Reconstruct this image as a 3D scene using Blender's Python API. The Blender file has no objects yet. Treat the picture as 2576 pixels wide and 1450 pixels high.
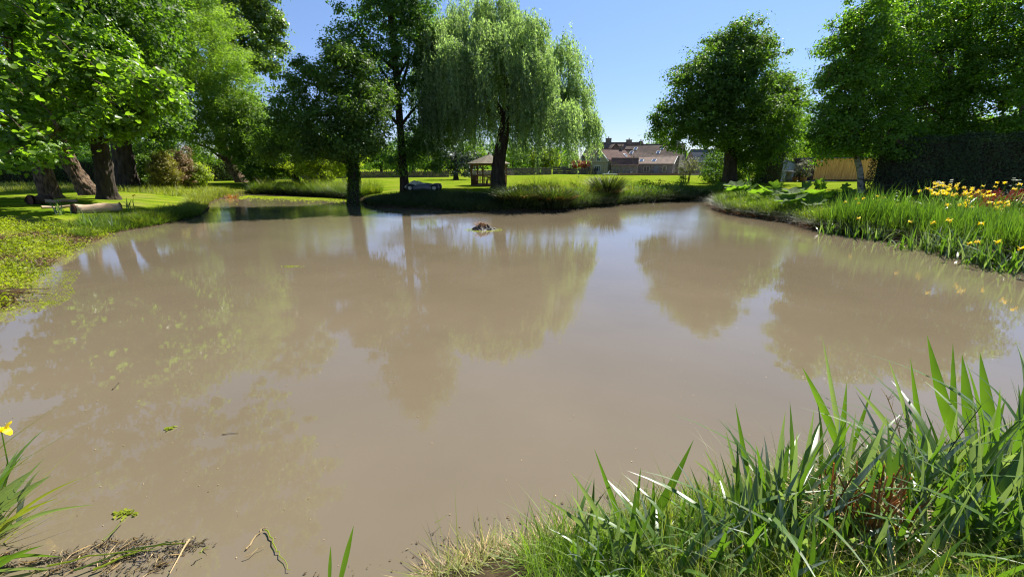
import bpy, math, random
import numpy as np
from mathutils import Vector, Matrix

rng = np.random.default_rng(11)
random.seed(5)
SC = bpy.context.scene
COL = SC.collection

# ---------------------------------------------------------------- camera
F = 1060.0                      # focal length in px of a 2576 px wide picture
PITCH = math.atan(308 / F)
H = 2.7                         # eye above the water
cam_d = bpy.data.cameras.new("camera")
cam = bpy.data.objects.new("camera", cam_d); COL.objects.link(cam)
cam.location = (0, 0, H)
cam.rotation_euler = (math.pi / 2 - PITCH, 0, 0)
cam_d.sensor_width = 36; cam_d.lens = 36 * F / 2576
cam_d.clip_start = 0.05; cam_d.clip_end = 3000
SC.camera = cam

# ---------------------------------------------------------------- light
SUN_EL, SUN_AZ = math.radians(48), math.radians(38)      # azimuth to the right of the view axis
world = bpy.data.worlds.new("World"); SC.world = world
world.use_nodes = True
wn = world.node_tree.nodes; wl = world.node_tree.links
bg = wn["Background"]
sky = wn.new("ShaderNodeTexSky"); sky.sky_type = 'NISHITA'; sky.sun_disc = False
sky.sun_elevation = SUN_EL; sky.sun_rotation = SUN_AZ
sky.air_density = 1.0; sky.dust_density = 0.0; sky.ozone_density = 2.2
tcw = wn.new("ShaderNodeTexCoord"); sx = wn.new("ShaderNodeSeparateXYZ"); wl.new(tcw.outputs['Generated'], sx.inputs[0])
cr = wn.new("ShaderNodeValToRGB"); wl.new(sx.outputs[2], cr.inputs[0])     # tint dims the sky colour towards the horizon, all the way round
for i_, (p_, c_) in enumerate(((0.0, (0.56, 0.58, 0.72)), (0.14, (0.66, 0.69, 0.90)), (0.35, (0.87, 0.89, 1.0)), (0.65, (0.92, 0.97, 1.0)))):
    e_ = cr.color_ramp.elements[i_] if i_ < 2 else cr.color_ramp.elements.new(p_)
    e_.position = p_; e_.color = (*c_, 1)
mw = wn.new("ShaderNodeMix"); mw.data_type = 'RGBA'; mw.blend_type = 'MULTIPLY'; mw.inputs[0].default_value = 1
wl.new(sky.outputs[0], mw.inputs[6]); wl.new(cr.outputs[0], mw.inputs[7]); wl.new(mw.outputs[2], bg.inputs[0]); bg.inputs[1].default_value = 0.069
sl = bpy.data.lights.new("sun", 'SUN'); sl.energy = 5.0; sl.angle = math.radians(0.5); sl.color = (1, 0.95, 0.87)
sun = bpy.data.objects.new("sun", sl); COL.objects.link(sun)
sdir = Vector((math.sin(SUN_AZ) * math.cos(SUN_EL), math.cos(SUN_AZ) * math.cos(SUN_EL), math.sin(SUN_EL)))
sun.rotation_euler = sdir.to_track_quat('Z', 'Y').to_euler()
sun.location = (20, 20, 40)
SC.view_settings.view_transform = 'Standard'; SC.view_settings.look = 'None'
SC.view_settings.gamma = 1; SC.view_settings.use_curve_mapping = False
SC.view_settings.exposure = 1.22
SC.render.engine = 'CYCLES'
SC.cycles.filter_width = 1.15; SC.cycles.max_bounces = 10; SC.cycles.diffuse_bounces = 5; SC.cycles.transmission_bounces = 8
SC.cycles.caustics_reflective = False; SC.cycles.caustics_refractive = False

# ---------------------------------------------------------------- picture -> place
SP, CP = math.sin(PITCH), math.cos(PITCH)
def ray(X, Y):
    dx, dy = X - 1288.0, 725.0 - Y
    return np.array([dx, F * CP + dy * SP, -F * SP + dy * CP])
def gp(X, Y, z=0.8):
    d = ray(X, Y); t = (z - H) / d[2]
    return np.array([d[0] * t, d[1] * t, z])
def P(X, Y, D):
    d = ray(X, Y); t = D / d[1]
    return np.array([d[0] * t, D, H + d[2] * t])
def mpp(D): return D * CP / F + 0.0005          # metres per px at distance D

# ---------------------------------------------------------------- materials
def nd(nt, t, **kw):
    n = nt.nodes.new(t)
    for k, v in kw.items(): setattr(n, k, v)
    return n
def ramp(nt, fac, stops):
    r = nd(nt, "ShaderNodeValToRGB")
    e = r.color_ramp.elements
    while len(e) < len(stops): e.new(0.5)
    for i, (p, c) in enumerate(stops):
        e[i].position = p; e[i].color = (*c, 1)
    nt.links.new(fac, r.inputs[0]); return r.outputs[0]
def noise(nt, vec, scale, detail=4, rough=0.55):
    n = nd(nt, "ShaderNodeTexNoise"); n.inputs['Scale'].default_value = scale
    n.inputs['Detail'].default_value = detail; n.inputs['Roughness'].default_value = rough
    if vec is not None: nt.links.new(vec, n.inputs['Vector'])
    return n.outputs[0]
def mat(name, c1, c2=None, scale=3.0, rough=0.8, bump=0.0, bscale=None, spec=0.2, stretch=(1, 1, 1), metal=0, lo=0.35, hi=0.65):
    m = bpy.data.materials.new(name); m.use_nodes = True; nt = m.node_tree
    b = nt.nodes["Principled BSDF"]
    b.inputs['Roughness'].default_value = rough; b.inputs['Specular IOR Level'].default_value = spec
    b.inputs['Metallic'].default_value = metal
    tc = nd(nt, "ShaderNodeTexCoord"); mp = nd(nt, "ShaderNodeMapping")
    nt.links.new(tc.outputs['Object'], mp.inputs[0]); mp.inputs['Scale'].default_value = stretch
    c2 = c2 or tuple(v * 0.7 for v in c1)
    f = noise(nt, mp.outputs[0], scale, 6)
    nt.links.new(ramp(nt, f, [(lo, c1), (hi, c2)]), b.inputs['Base Color'])
    if bump:
        bn = nd(nt, "ShaderNodeBump"); bn.inputs['Strength'].default_value = 1.0; bn.inputs['Distance'].default_value = bump
        nt.links.new(noise(nt, mp.outputs[0], bscale or scale * 3, 5), bn.inputs['Height'])
        nt.links.new(bn.outputs[0], b.inputs['Normal'])
    return m
def leafmat(name, c, var=0.35, trans=0.42, tcol=None, rough=0.5, spec=0.28, patch=0.35, pscale=0.5):
    """leaf: gloss and colour on the front, light let through; colour varies leaf by leaf and bough by bough"""
    m = bpy.data.materials.new(name); m.use_nodes = True; nt = m.node_tree
    b = nt.nodes["Principled BSDF"]; out = nt.nodes["Material Output"]
    b.inputs['Roughness'].default_value = rough; b.inputs['Specular IOR Level'].default_value = spec
    g = nd(nt, "ShaderNodeNewGeometry")
    tc = nd(nt, "ShaderNodeTexCoord")
    f = noise(nt, tc.outputs['Object'], pscale, 3)
    c = np.array(c) * ((1.26, 1.03, 1.8) if c[1] > c[0] * 1.15 else (1, 1, 1))
    dk, lt = tuple(c * (1 - var)), tuple(np.minimum(1, c * (1 + var) + np.array([var * 0.02, 0, 0])))
    r1 = ramp(nt, g.outputs['Random Per Island'], [(0.0, dk), (1.0, lt)])
    r2 = ramp(nt, f, [(0.3, (1 - patch, 1 - patch, 1 - patch)), (0.7, (1 + patch * 0.6, 1 + patch * .3, 1))])
    mx = nd(nt, "ShaderNodeMix", data_type='RGBA', blend_type='MULTIPLY'); mx.inputs[0].default_value = 1
    nt.links.new(r1, mx.inputs[6]); nt.links.new(r2, mx.inputs[7])
    nt.links.new(mx.outputs[2], b.inputs['Base Color'])
    tr = nd(nt, "ShaderNodeBsdfTranslucent")
    tm = nd(nt, "ShaderNodeMix", data_type='RGBA', blend_type='MULTIPLY'); tm.inputs[0].default_value = 1
    tcol = tcol or (2.2, 2.4, 0.5)
    tm.inputs[7].default_value = (*tcol, 1)
    nt.links.new(mx.outputs[2], tm.inputs[6]); nt.links.new(tm.outputs[2], tr.inputs[0])
    ms = nd(nt, "ShaderNodeMixShader"); ms.inputs[0].default_value = trans
    nt.links.new(b.outputs[0], ms.inputs[1]); nt.links.new(tr.outputs[0], ms.inputs[2])
    nt.links.new(ms.outputs[0], out.inputs[0])
    return m

M = {}
M['plane'] = leafmat('plane_leaf', (0.095, 0.215, 0.018), trans=.54, rough=0.38, spec=0.5)
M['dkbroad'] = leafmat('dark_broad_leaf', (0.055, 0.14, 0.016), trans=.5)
M['crack'] = leafmat('crack_willow_leaf', (0.115, 0.235, 0.03), trans=.5)
M['poplar'] = leafmat('poplar_leaf', (0.08, 0.165, 0.035), trans=.45, rough=0.36, spec=0.45)
M['oak'] = leafmat('oak_leaf', (0.062, 0.15, 0.022), trans=.5, patch=0.4)
M['alder'] = leafmat('alder_leaf', (0.055, 0.15, 0.026), trans=.5)
M['willow'] = leafmat('willow_leaf', (0.14, 0.26, 0.095), trans=.5, patch=0.35, tcol=(2.1, 2.3, 0.8))
M['birch'] = leafmat('birch_leaf', (0.075, 0.185, 0.018), trans=.54, rough=0.42)
M['lime'] = leafmat('lime_green_leaf', (0.16, 0.26, 0.02), trans=.5)
M['bushy'] = leafmat('bush_leaf', (0.085, 0.19, 0.018), trans=.48)
M['blue'] = leafmat('blue_green_leaf', (0.03, 0.065, 0.04), trans=0.2)
M['olive'] = leafmat('olive_leaf', (0.13, 0.17, 0.11), trans=0.25)
M['near'] = leafmat('near_grass_blade', (0.115, 0.24, 0.02), trans=.5, rough=.5, pscale=1.5)
M['yew'] = leafmat('yew_leaf', (0.042, 0.085, 0.022), trans=.15, rough=0.6, spec=0.3)
M['box'] = leafmat('box_leaf', (0.09, 0.15, 0.012), trans=0.25)
M['conifer'] = leafmat('golden_conifer_leaf', (0.14, 0.17, 0.014), trans=0.3)
M['drybush'] = leafmat('dry_bush_leaf', (0.22, 0.16, 0.07), trans=0.2, tcol=(1.5, 1.3, 0.9))
M['photinia'] = leafmat('orange_shrub_leaf', (0.22, 0.08, 0.03), trans=0.3, tcol=(1.8, 1.3, 0.8))
M['grass'] = leafmat('grass_blade', (0.07, 0.145, 0.015), trans=.38, rough=0.5, pscale=0.8)
M['grassl'] = leafmat('pale_grass_blade', (0.14, 0.205, 0.03), trans=0.4, rough=0.5, pscale=0.8)
M['straw'] = leafmat('straw_blade', (0.42, 0.33, 0.17), trans=0.25, tcol=(1.3, 1.2, 0.8), var=0.45)
M['brownreed'] = leafmat('brown_reed', (0.36, 0.20, 0.08), trans=.3, tcol=(1.5, 1.1, 0.6), var=0.5)
M['iris'] = leafmat('iris_blade', (0.06, 0.15, 0.018), trans=.33, rough=0.36, spec=0.5, var=0.3, patch=0.3, pscale=2)
M['irisb'] = leafmat('bluish_iris_blade', (0.11, 0.19, 0.09), trans=.32, rough=0.4, spec=0.45, var=0.25, patch=0.2, pscale=2)
M['weed'] = leafmat('pond_weed', (0.17, 0.27, 0.012), trans=0.4, var=0.4)
M['weedbrown'] = leafmat('rotting_weed', (0.14, 0.10, 0.045), trans=0.15, var=0.5, tcol=(1.3, 1.2, 0.8))
M['petal'] = leafmat('yellow_petal', (0.85, 0.66, 0.008), trans=0.35, var=0.1, tcol=(1.1, 1.0, 0.6), patch=0.1)
M['white'] = leafmat('white_petal', (0.7, 0.72, 0.6), trans=0.3, var=0.1, tcol=(1, 1, 1), patch=0.1)
M['red'] = leafmat('red_plume', (0.30, 0.045, 0.03), trans=0.25, var=0.3, tcol=(1.4, 1, 1))
M['gunnera'] = leafmat('gunnera_leaf', (0.07, 0.16, 0.02), trans=0.5, spec=0.12, rough=0.7, var=0.12, patch=0.3, pscale=4)
M['sedge'] = leafmat('sedge_and_shade_blade', (0.035, 0.07, 0.014), trans=0.2)  # dark sedge; shade of the bank fronts is put into this colour too
M['bark'] = mat('grey_brown_bark', (0.20, 0.135, 0.085), (0.045, 0.032, 0.023), 9, 0.95, bump=0.12, bscale=11, stretch=(1, 1, 0.35))
M['barkdk'] = mat('dark_bark', (0.07, 0.055, 0.04), (0.025, 0.02, 0.016), 5, 0.95, bump=0.04, bscale=8, stretch=(1, 1, 0.3))
M['birchbark'] = mat('birch_bark', (0.30, 0.29, 0.25), (0.10, 0.09, 0.075), 3, 0.8, bump=0.01, stretch=(1, 1, 2.0), lo=0.5, hi=0.62)
M['log'] = mat('bare_log_wood', (0.50, 0.38, 0.26), (0.30, 0.21, 0.13), 3, 0.85, bump=0.02, stretch=(0.3, 1, 1))
M['logdk'] = mat('dark_log_bark', (0.11, 0.075, 0.05), (0.05, 0.03, 0.022), 4, 0.95, bump=0.04)
M['logend'] = mat('cut_log_end', (0.16, 0.07, 0.045), (0.07, 0.035, 0.025), 8, 0.95, bump=0.02)
M['wetdebris'] = mat('wet_debris', (0.10, 0.078, 0.05), (0.035, 0.028, 0.018), 30, 0.6, spec=0.4, bump=.002)
M['mud'] = mat('wet_mud', (0.045, 0.033, 0.022), (0.018, 0.014, 0.01), 9, 0.5, bump=0.04, spec=0.5)
M['tile'] = mat('clay_roof_tile', (0.22, 0.135, 0.11), (0.13, 0.085, 0.075), 1.6, 0.9, bump=0.04, bscale=5)
M['tileold'] = mat('mossy_roof_tile', (0.21, 0.15, 0.115), (0.13, 0.10, 0.08), 1.4, 0.9, bump=0.04, bscale=5)
M['stone'] = mat('grey_rubble_stone', (0.22, 0.20, 0.175), (0.11, 0.10, 0.09), 2.5, 0.95, bump=0.05, bscale=5)
M['stonewall'] = mat('dry_stone', (0.17, 0.145, 0.11), (0.075, 0.066, 0.055), 3.5, 0.95, bump=0.06, bscale=6)
M['render'] = mat('cream_render', (0.38, 0.33, 0.22), (0.33, 0.29, 0.2), 1.0, 0.9)
M['brick'] = mat('red_brown_brick', (0.26, 0.14, 0.10), (0.18, 0.10, 0.08), 4, 0.9, bump=0.02)
M['pink'] = mat('pink_stone', (0.32, 0.26, 0.22), (0.23, 0.18, 0.155), 2.5, 0.9, bump=0.03)
M['creamdoor'] = mat('cream_paint', (0.48, 0.44, 0.32), (0.45, 0.41, 0.3), 2, 0.6)
M['whitep'] = mat('white_paint', (0.75, 0.75, 0.72), (0.68, 0.68, 0.66), 2, 0.5)
M['darkwood'] = mat('dark_stained_wood', (0.10, 0.055, 0.035), (0.06, 0.035, 0.025), 6, 0.7, stretch=(1, 1, 0.2))
M['gazwood'] = mat('gazebo_wood', (0.19, 0.10, 0.055), (0.11, 0.06, 0.035), 6, 0.7, bump=0.004, stretch=(1, 1, 0.2))
M['shingle'] = mat('grey_cedar_shingle', (0.20, 0.17, 0.125), (0.11, 0.095, 0.07), 5, 0.85, bump=0.01)
M['plank'] = mat('golden_larch_plank', (0.80, 0.42, 0.13), (0.56, 0.27, 0.08), 2.0, 0.65, bump=0.004, bscale=12, stretch=(3, 3, 0.35))
M['shedblue'] = mat('pale_blue_paint', (0.42, 0.47, 0.55), (0.37, 0.42, 0.5), 3, 0.6)
M['felt'] = mat('grey_roof_felt', (0.16, 0.17, 0.19), (0.12, 0.125, 0.14), 5, 0.9)
M['terracotta'] = mat('terracotta', (0.36, 0.19, 0.10), (0.28, 0.15, 0.08), 4, 0.85)
M['gatewood'] = mat('weathered_gate_wood', (0.17, 0.16, 0.09), (0.11, 0.10, 0.06), 6, 0.9, stretch=(0.3, 1, 1))
M['paving'] = mat('pale_paving', (0.42, 0.39, 0.34), (0.35, 0.32, 0.28), 4, 0.9)
M['pvcgrey'] = mat('grey_rubber', (0.13, 0.145, 0.17), (0.10, 0.11, 0.13), 3, 0.45, spec=0.5)
M['pvcblack'] = mat('black_rubber', (0.018, 0.02, 0.026), (0.012, 0.013, 0.016), 3, 0.4, spec=0.5)
M['canvas'] = mat('pale_crumpled_canvas', (0.8, 0.77, 0.66), (0.28, 0.28, 0.22), 6, 0.8, bump=0.03)
def glassmat():
    m = bpy.data.materials.new('window_glass'); m.use_nodes = True; b = m.node_tree.nodes["Principled BSDF"]
    b.inputs['Base Color'].default_value = (0.03, 0.035, 0.045, 1); b.inputs['Roughness'].default_value = 0.06
    b.inputs['Specular IOR Level'].default_value = 0.9
    return m
M['glass'] = glassmat()

for k_ in ('iris', 'irisb'):
    nt_ = M[k_].node_tree; b_ = nt_.nodes["Principled BSDF"]
    src_ = b_.inputs['Base Color'].links[0].from_socket; tc_ = nd(nt_, "ShaderNodeTexCoord"); mp_ = nd(nt_, "ShaderNodeMapping"); mp_.inputs['Scale'].default_value = (6, 240, 1.5)
    nt_.links.new(tc_.outputs['Object'], mp_.inputs[0]); v_ = ramp(nt_, noise(nt_, mp_.outputs[0], 1, 2), [(0.35, (0.72, 0.76, 0.7)), (0.65, (1.2, 1.15, 1.2))])
    bl_ = ramp(nt_, noise(nt_, tc_.outputs['Object'], 9, 3), [(0.62, (0, 0, 0)), (0.74, (1, 1, 1))])
    x_ = nd(nt_, "ShaderNodeMix", data_type='RGBA', blend_type='MULTIPLY'); x_.inputs[0].default_value = 1; nt_.links.new(src_, x_.inputs[6]); nt_.links.new(v_, x_.inputs[7])
    y_ = nd(nt_, "ShaderNodeMix", data_type='RGBA'); nt_.links.new(bl_, y_.inputs[0]); nt_.links.new(x_.outputs[2], y_.inputs[6]); y_.inputs[7].default_value = (0.17, 0.13, 0.045, 1)
    nt_.links.new(y_.outputs[2], b_.inputs['Base Color'])

# ---------------------------------------------------------------- mesh helpers
def mesh(name, V, Fc, m, parent=None, smooth=False, mats=None, midx=None):
    V = np.asarray(V, dtype=np.float64).reshape(-1, 3)
    me = bpy.data.meshes.new(name)
    if isinstance(Fc, np.ndarray):
        n, k = Fc.shape
        me.vertices.add(len(V)); me.vertices.foreach_set("co", V.ravel().astype(np.float32))
        me.loops.add(n * k); me.loops.foreach_set("vertex_index", Fc.ravel().astype(np.int32))
        me.polygons.add(n); me.polygons.foreach_set("loop_start", np.arange(0, n * k, k, dtype=np.int32))
        me.polygons.foreach_set("loop_total", np.full(n, k, dtype=np.int32))
        me.update(calc_edges=True)
    else:
        me.from_pydata([tuple(v) for v in V], [], Fc); me.update()
    for mm in (mats or [m]): me.materials.append(mm)
    if midx is not None: me.polygons.foreach_set("material_index", np.asarray(midx, dtype=np.int32))
    if smooth: me.polygons.foreach_set("use_smooth", np.ones(len(me.polygons), dtype=bool))
    o = bpy.data.objects.new(name, me); COL.objects.link(o)
    if parent is not None: o.parent = parent
    return o
def tag(o, label=None, cat=None, group=None, kind=None):
    if label: o['label'] = label
    if cat: o['category'] = cat
    if group: o['group'] = group
    if kind: o['kind'] = kind
    return o
def thing(name, loc, label, cat, group=None, rz=0):
    o = bpy.data.objects.new(name, None); COL.objects.link(o); o.location = tuple(loc)
    o.rotation_euler = (0, 0, rz); o.empty_display_size = 0.3
    return tag(o, label, cat, group)
def inst(src, parent, loc, rot=(0, 0, 0), sc=1.0, name=None):
    o = bpy.data.objects.new(name or src.name.split('.')[0], src.data); COL.objects.link(o)
    o.parent = parent; o.location = tuple(loc); o.rotation_euler = rot
    o.scale = (sc, sc, sc) if np.isscalar(sc) else sc
    return o
class MB:
    def __init__(s): s.V = []; s.F = []
    def add(s, V, Fc):
        n = len(s.V); s.V += [tuple(v) for v in V]; s.F += [tuple(i + n for i in f) for f in Fc]
    def box(s, c, d, rz=0, bev=0, mtx=None):
        x, y, z = d[0] / 2, d[1] / 2, d[2] / 2
        V = [(-x, -y, -z), (x, -y, -z), (x, y, -z), (-x, y, -z), (-x, -y, z), (x, -y, z), (x, y, z), (-x, y, z)]
        cr, sr = math.cos(rz), math.sin(rz)
        if mtx is not None: V = [tuple(mtx @ Vector(v)) for v in V]
        V = [(v[0] * cr - v[1] * sr + c[0], v[0] * sr + v[1] * cr + c[1], v[2] + c[2]) for v in V]
        s.add(V, [(0, 3, 2, 1), (4, 5, 6, 7), (0, 1, 5, 4), (1, 2, 6, 5), (2, 3, 7, 6), (3, 0, 4, 7)])
    def bar(s, a, b, w, d=None):
        a = Vector(a); b = Vector(b); d = d or w; ax = (b - a)
        q = ax.to_track_quat('Z', 'Y').to_matrix()
        s.box(((a + b) / 2), (w, d, ax.length), mtx=q)
    def tube(s, pts, rad, n=10, rough=0.0, cap=True):
        V, Fc = tube(pts, rad, n, rough, cap); s.add(V, Fc)
    def build(s, name, m, parent=None, smooth=False): return mesh(name, s.V, s.F, m, parent, smooth)
def tube(pts, rad, n=10, rough=0.0, cap=True, flare=None):
    pts = [Vector(p) for p in pts]; V = []; Fc = []
    up = Vector((0.3, 1, 0.1)).normalized()
    ph = [random.random() * 6 for _ in range(4)]
    for i, p in enumerate(pts):
        t = (pts[min(i + 1, len(pts) - 1)] - pts[max(i - 1, 0)]).normalized()
        a = t.cross(up)
        if a.length < 1e-3: a = t.cross(Vector((1, 0, 0)))
        a.normalize(); b = t.cross(a).normalized()
        r = rad[i] if hasattr(rad, '__len__') else rad
        for k in range(n):
            th = 2 * math.pi * k / n
            rr = r * (1 + rough * (math.sin(3 * th + ph[0] + i * .3) * .5 + math.sin(5 * th + ph[1] - i * .5) * .35 + math.sin(8 * th + ph[2] + i) * .2))
            V.append(tuple(p + (a * math.cos(th) + b * math.sin(th)) * rr))
    for i in range(len(pts) - 1):
        for k in range(n):
            k2 = (k + 1) % n
            Fc.append((i * n + k, i * n + k2, (i + 1) * n + k2, (i + 1) * n + k))
    if cap:
        Fc.append(tuple(range(n))[::-1]); Fc.append(tuple(range((len(pts) - 1) * n, len(pts) * n)))
    return V, Fc
def ridged(V, n, amp=.06):
    """bark ridges: push ring vertices in and out along wandering vertical furrows"""
    V = np.array(V); R = V.reshape(-1, n, 3); c = R.mean(1, keepdims=True); th = np.linspace(0, 2 * np.pi, n, endpoint=False)[None, :]; z = R[:, :, 2]
    f = np.abs(np.sin(8 * th + 1.3 * np.sin(z * 1.1))) * .6 + np.abs(np.sin(13 * th + 2 * np.sin(z * 2.3 + 1))) * .4 + .25 * np.sin(z * 9 + 5 * th)
    return (c + (R - c) * (1 + amp * (f - .6))[..., None]).reshape(-1, 3)
def smooth_path(pts, k=5):
    pts = [np.array(p, float) for p in pts]
    q = [pts[0]] + pts + [pts[-1]]; out = []
    for i in range(1, len(q) - 2):
        for j in range(k):
            t = j / k
            out.append(0.5 * ((2 * q[i]) + (-q[i - 1] + q[i + 1]) * t + (2 * q[i - 1] - 5 * q[i] + 4 * q[i + 1] - q[i + 2]) * t * t + (-q[i - 1] + 3 * q[i] - 3 * q[i + 1] + q[i + 2]) * t ** 3))
    out.append(pts[-1]); return out
def unit(a): return a / (np.linalg.norm(a, axis=-1, keepdims=True) + 1e-9)

DIAMOND = (np.array([(0, -.5, 0), (.5, 0.02, .12), (0, .5, 0), (-.5, 0.02, .12)]), np.array([(0, 1, 2), (0, 2, 3)]))
LOBED = (np.array([(0, -.42, 0), (.30, -.36, .05), (.5, -.02, .10), (.26, .10, .02), (.24, .34, .06), (0, .55, 0), (-.24, .34, .06), (-.26, .10, .02), (-.5, -.02, .10), (-.30, -.36, .05)]),
         np.array([(0, 1, 3), (1, 2, 3), (0, 3, 5), (3, 4, 5), (0, 5, 7), (5, 6, 7), (0, 7, 9), (7, 8, 9)]))
def leaves(C, N, size, aspect, tmpl=DIAMOND, axis=None):
    """leaf-sized faces at centres C with normals N"""
    n = len(C); N = unit(N)
    A = axis if axis is not None else rng.normal(size=(n, 3))
    A = unit(A - (A * N).sum(1, keepdims=True) * N); B = np.cross(N, A)
    size = np.broadcast_to(np.asarray(size, float), (n,))[:, None, None]
    T = tmpl[0]
    V = C[:, None, :] + size * (T[None, :, 0:1] * aspect * B[:, None, :] + T[None, :, 1:2] * A[:, None, :] + T[None, :, 2:3] * N[:, None, :] * (0.5 + aspect))
    k = len(T)
    Fc = (np.arange(n)[:, None, None] * k + tmpl[1][None]).reshape(-1, 3)
    return V.reshape(-1, 3), Fc
def blades(Pt, az, h, w, lean, curve, nseg=3):
    """grass blades: bent, tapering strips"""
    n = len(Pt); s = np.linspace(0, 1, nseg + 1)[None, :]
    h = np.broadcast_to(h, (n,))[:, None]; w = np.broadcast_to(w, (n,))[:, None]
    lean = np.broadcast_to(lean, (n,))[:, None]; curve = np.broadcast_to(curve, (n,))[:, None]
    d = np.stack([np.cos(az), np.sin(az)], 1)
    hd = h * (lean * s + curve * s * s); vz = h * s * (1 - 0.45 * curve * s)
    tw = az + math.pi / 2 + rng.normal(size=n) * 0.7
    sd = np.stack([np.cos(tw), np.sin(tw)], 1)
    cx = Pt[:, 0:1] + d[:, 0:1] * hd; cy = Pt[:, 1:2] + d[:, 1:2] * hd; cz = Pt[:, 2:3] + vz
    ww = w * 0.5 * (1 - s ** 2.2) * (0.65 + 0.7 * s * (1.2 - s))
    L = np.stack([cx - sd[:, 0:1] * ww, cy - sd[:, 1:2] * ww, cz], -1); R = np.stack([cx + sd[:, 0:1] * ww, cy + sd[:, 1:2] * ww, cz], -1)
    V = np.concatenate([L[:, :-1], R[:, :-1], L[:, -1:]], 1)     # nseg + nseg + 1
    f = []
    for i in range(nseg - 1): f += [(i, nseg + i, nseg + i + 1), (i, nseg + i + 1, i + 1)]
    f.append((nseg - 1, 2 * nseg - 1, 2 * nseg))
    k = 2 * nseg + 1
    Fc = (np.arange(n)[:, None, None] * k + np.array(f)[None]).reshape(-1, 3)
    return V.reshape(-1, 3), Fc
def cat_mesh(parts):
    V = []; Fs = []; n = 0
    for v, f in parts: V.append(v); Fs.append(f + n); n += len(v)
    return np.concatenate(V), np.concatenate(Fs)

# ---------------------------------------------------------------- pond outline and ground
def sh(L): return [gp(x, y, 0)[:2] for x, y in L]
A_RIGHT = sh([(2576, 677), (2480, 655), (2400, 632), (2300, 612), (2200, 597), (2120, 588), (2050, 576), (1990, 560), (1940, 553), (1880, 545), (1830, 536), (1798, 524), (1796, 512)])
A_INLET = sh([(1800, 502), (1760, 500), (1700, 506), (1640, 509), (1580, 513), (1520, 518), (1460, 525), (1400, 530), (1330, 532)])
A_MID = sh([(1270, 534), (1180, 532), (1080, 528), (1000, 523), (940, 517), (912, 509)])
A_OAK = sh([(900, 502), (860, 499), (800, 495), (740, 491), (680, 488), (620, 487)])
A_COVE = sh([(592, 490), (575, 497), (545, 503), (528, 512), (525, 526), (505, 541), (480, 549), (430, 560), (385, 569), (350, 575)])
A_LEFT = sh([(300, 585), (240, 602), (180, 627), (125, 658), (75, 700), (35, 738), (0, 778)])
A_NEAR = [np.array(p) for p in [(-11.2, 6.5), (-11, 4.5), (-8, 3.3), (-5.2, 3.0), (-4.1, 2.55), (-3.5, 1.95), (-2.0, 1.85), (-0.9, 2.0), (-0.45, 2.3), (0.18, 2.46), (1.0, 2.72), (1.9, 2.95), (2.7, 3.15), (3.6, 3.3), (5.4, 3.6), (9, 4.4), (14, 5.4), (18, 7.5), (17.5, 10)]]
ALL = A_RIGHT + A_INLET + A_MID + A_OAK + A_COVE + A_LEFT + A_NEAR
def catmull(pts, k):
    n = len(pts); out = []
    for i in range(n):
        a, b, c, d = pts[i - 1], pts[i], pts[(i + 1) % n], pts[(i + 2) % n]
        for j in range(k):
            t = j / k
            out.append(0.5 * (2 * b + (c - a) * t + (2 * a - 5 * b + 4 * c - d) * t * t + (3 * b - a - 3 * c + d) * t ** 3))
    return np.array(out)
POLY = catmull(ALL, 3)
def sdist(Q):
    Q = np.asarray(Q, float)[:, :2]; res = np.full(len(Q), 1e9); inside = np.zeros(len(Q), bool)
    A = POLY; B = np.roll(POLY, -1, 0)
    for a, b in zip(A, B):
        ab = b - a; t = np.clip(((Q - a) @ ab) / (ab @ ab + 1e-12), 0, 1)
        dd = np.hypot(Q[:, 0] - a[0] - t * ab[0], Q[:, 1] - a[1] - t * ab[1]); res = np.minimum(res, dd)
        cond = (a[1] > Q[:, 1]) != (b[1] > Q[:, 1])
        with np.errstate(divide='ignore', invalid='ignore'):
            xx = (b[0] - a[0]) * (Q[:, 1] - a[1]) / (b[1] - a[1]) + a[0]
        inside ^= cond & (Q[:, 0] < xx)
    return np.where(inside, -res, res)
def sstep(t): t = np.clip(t, 0, 1); return t * t * (3 - 2 * t)
def wob(x, y, s, k=0): return (np.sin(x * s * 1.3 + 1.7 * k) * np.cos(y * s * 1.1 + k) + np.sin(x * s * 2.7 + y * s * 1.9 + k * 2.1) * .5) / 1.5
def height(Q, sd=None):
    Q = np.asarray(Q, float); x, y = Q[:, 0], Q[:, 1]
    if sd is None: sd = sdist(Q)
    o = np.maximum(sd, 0)
    near = sstep((6 - y) / 3)                          # the bank the camera stands on
    left = sstep((-9 - x) / 4) * sstep((20 - y) / 4)   # dredged weed slope
    far = 1 - near
    lip = 0.30 * (1 - left) + 0.12 * left
    z = lip * (1 - np.exp(-o / (0.35 + 0.5 * left))) + (0.8 - lip) * sstep(o / (6.5 - 3.5 * near))
    z = z + near * sstep((2.0 - y) / 3) * 0.25
    z = z + wob(x, y, .9) * 0.035 * sstep(o / 2) * (1 - sstep((y - 40) / 20)) + wob(x, y, 3.1, 2) * 0.03 * sstep(o / .6) * sstep((30 - y) / 20)
    z = z + left * sstep(o / 1.2) * (0.20 * np.abs(wob(x, y, 1.3, 3)) + .07 * wob(x, y, 4, 4)) * sstep((6 - o) / 3)
    z = z + sstep((y - 160) / 500) * 3.0 * 0
    return np.where(sd < 0, -np.minimum(0.9, -sd * 0.45) - 0.01, z)
def onground(x, y): return np.array([x, y, float(height(np.array([[x, y]]))[0])])

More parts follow.
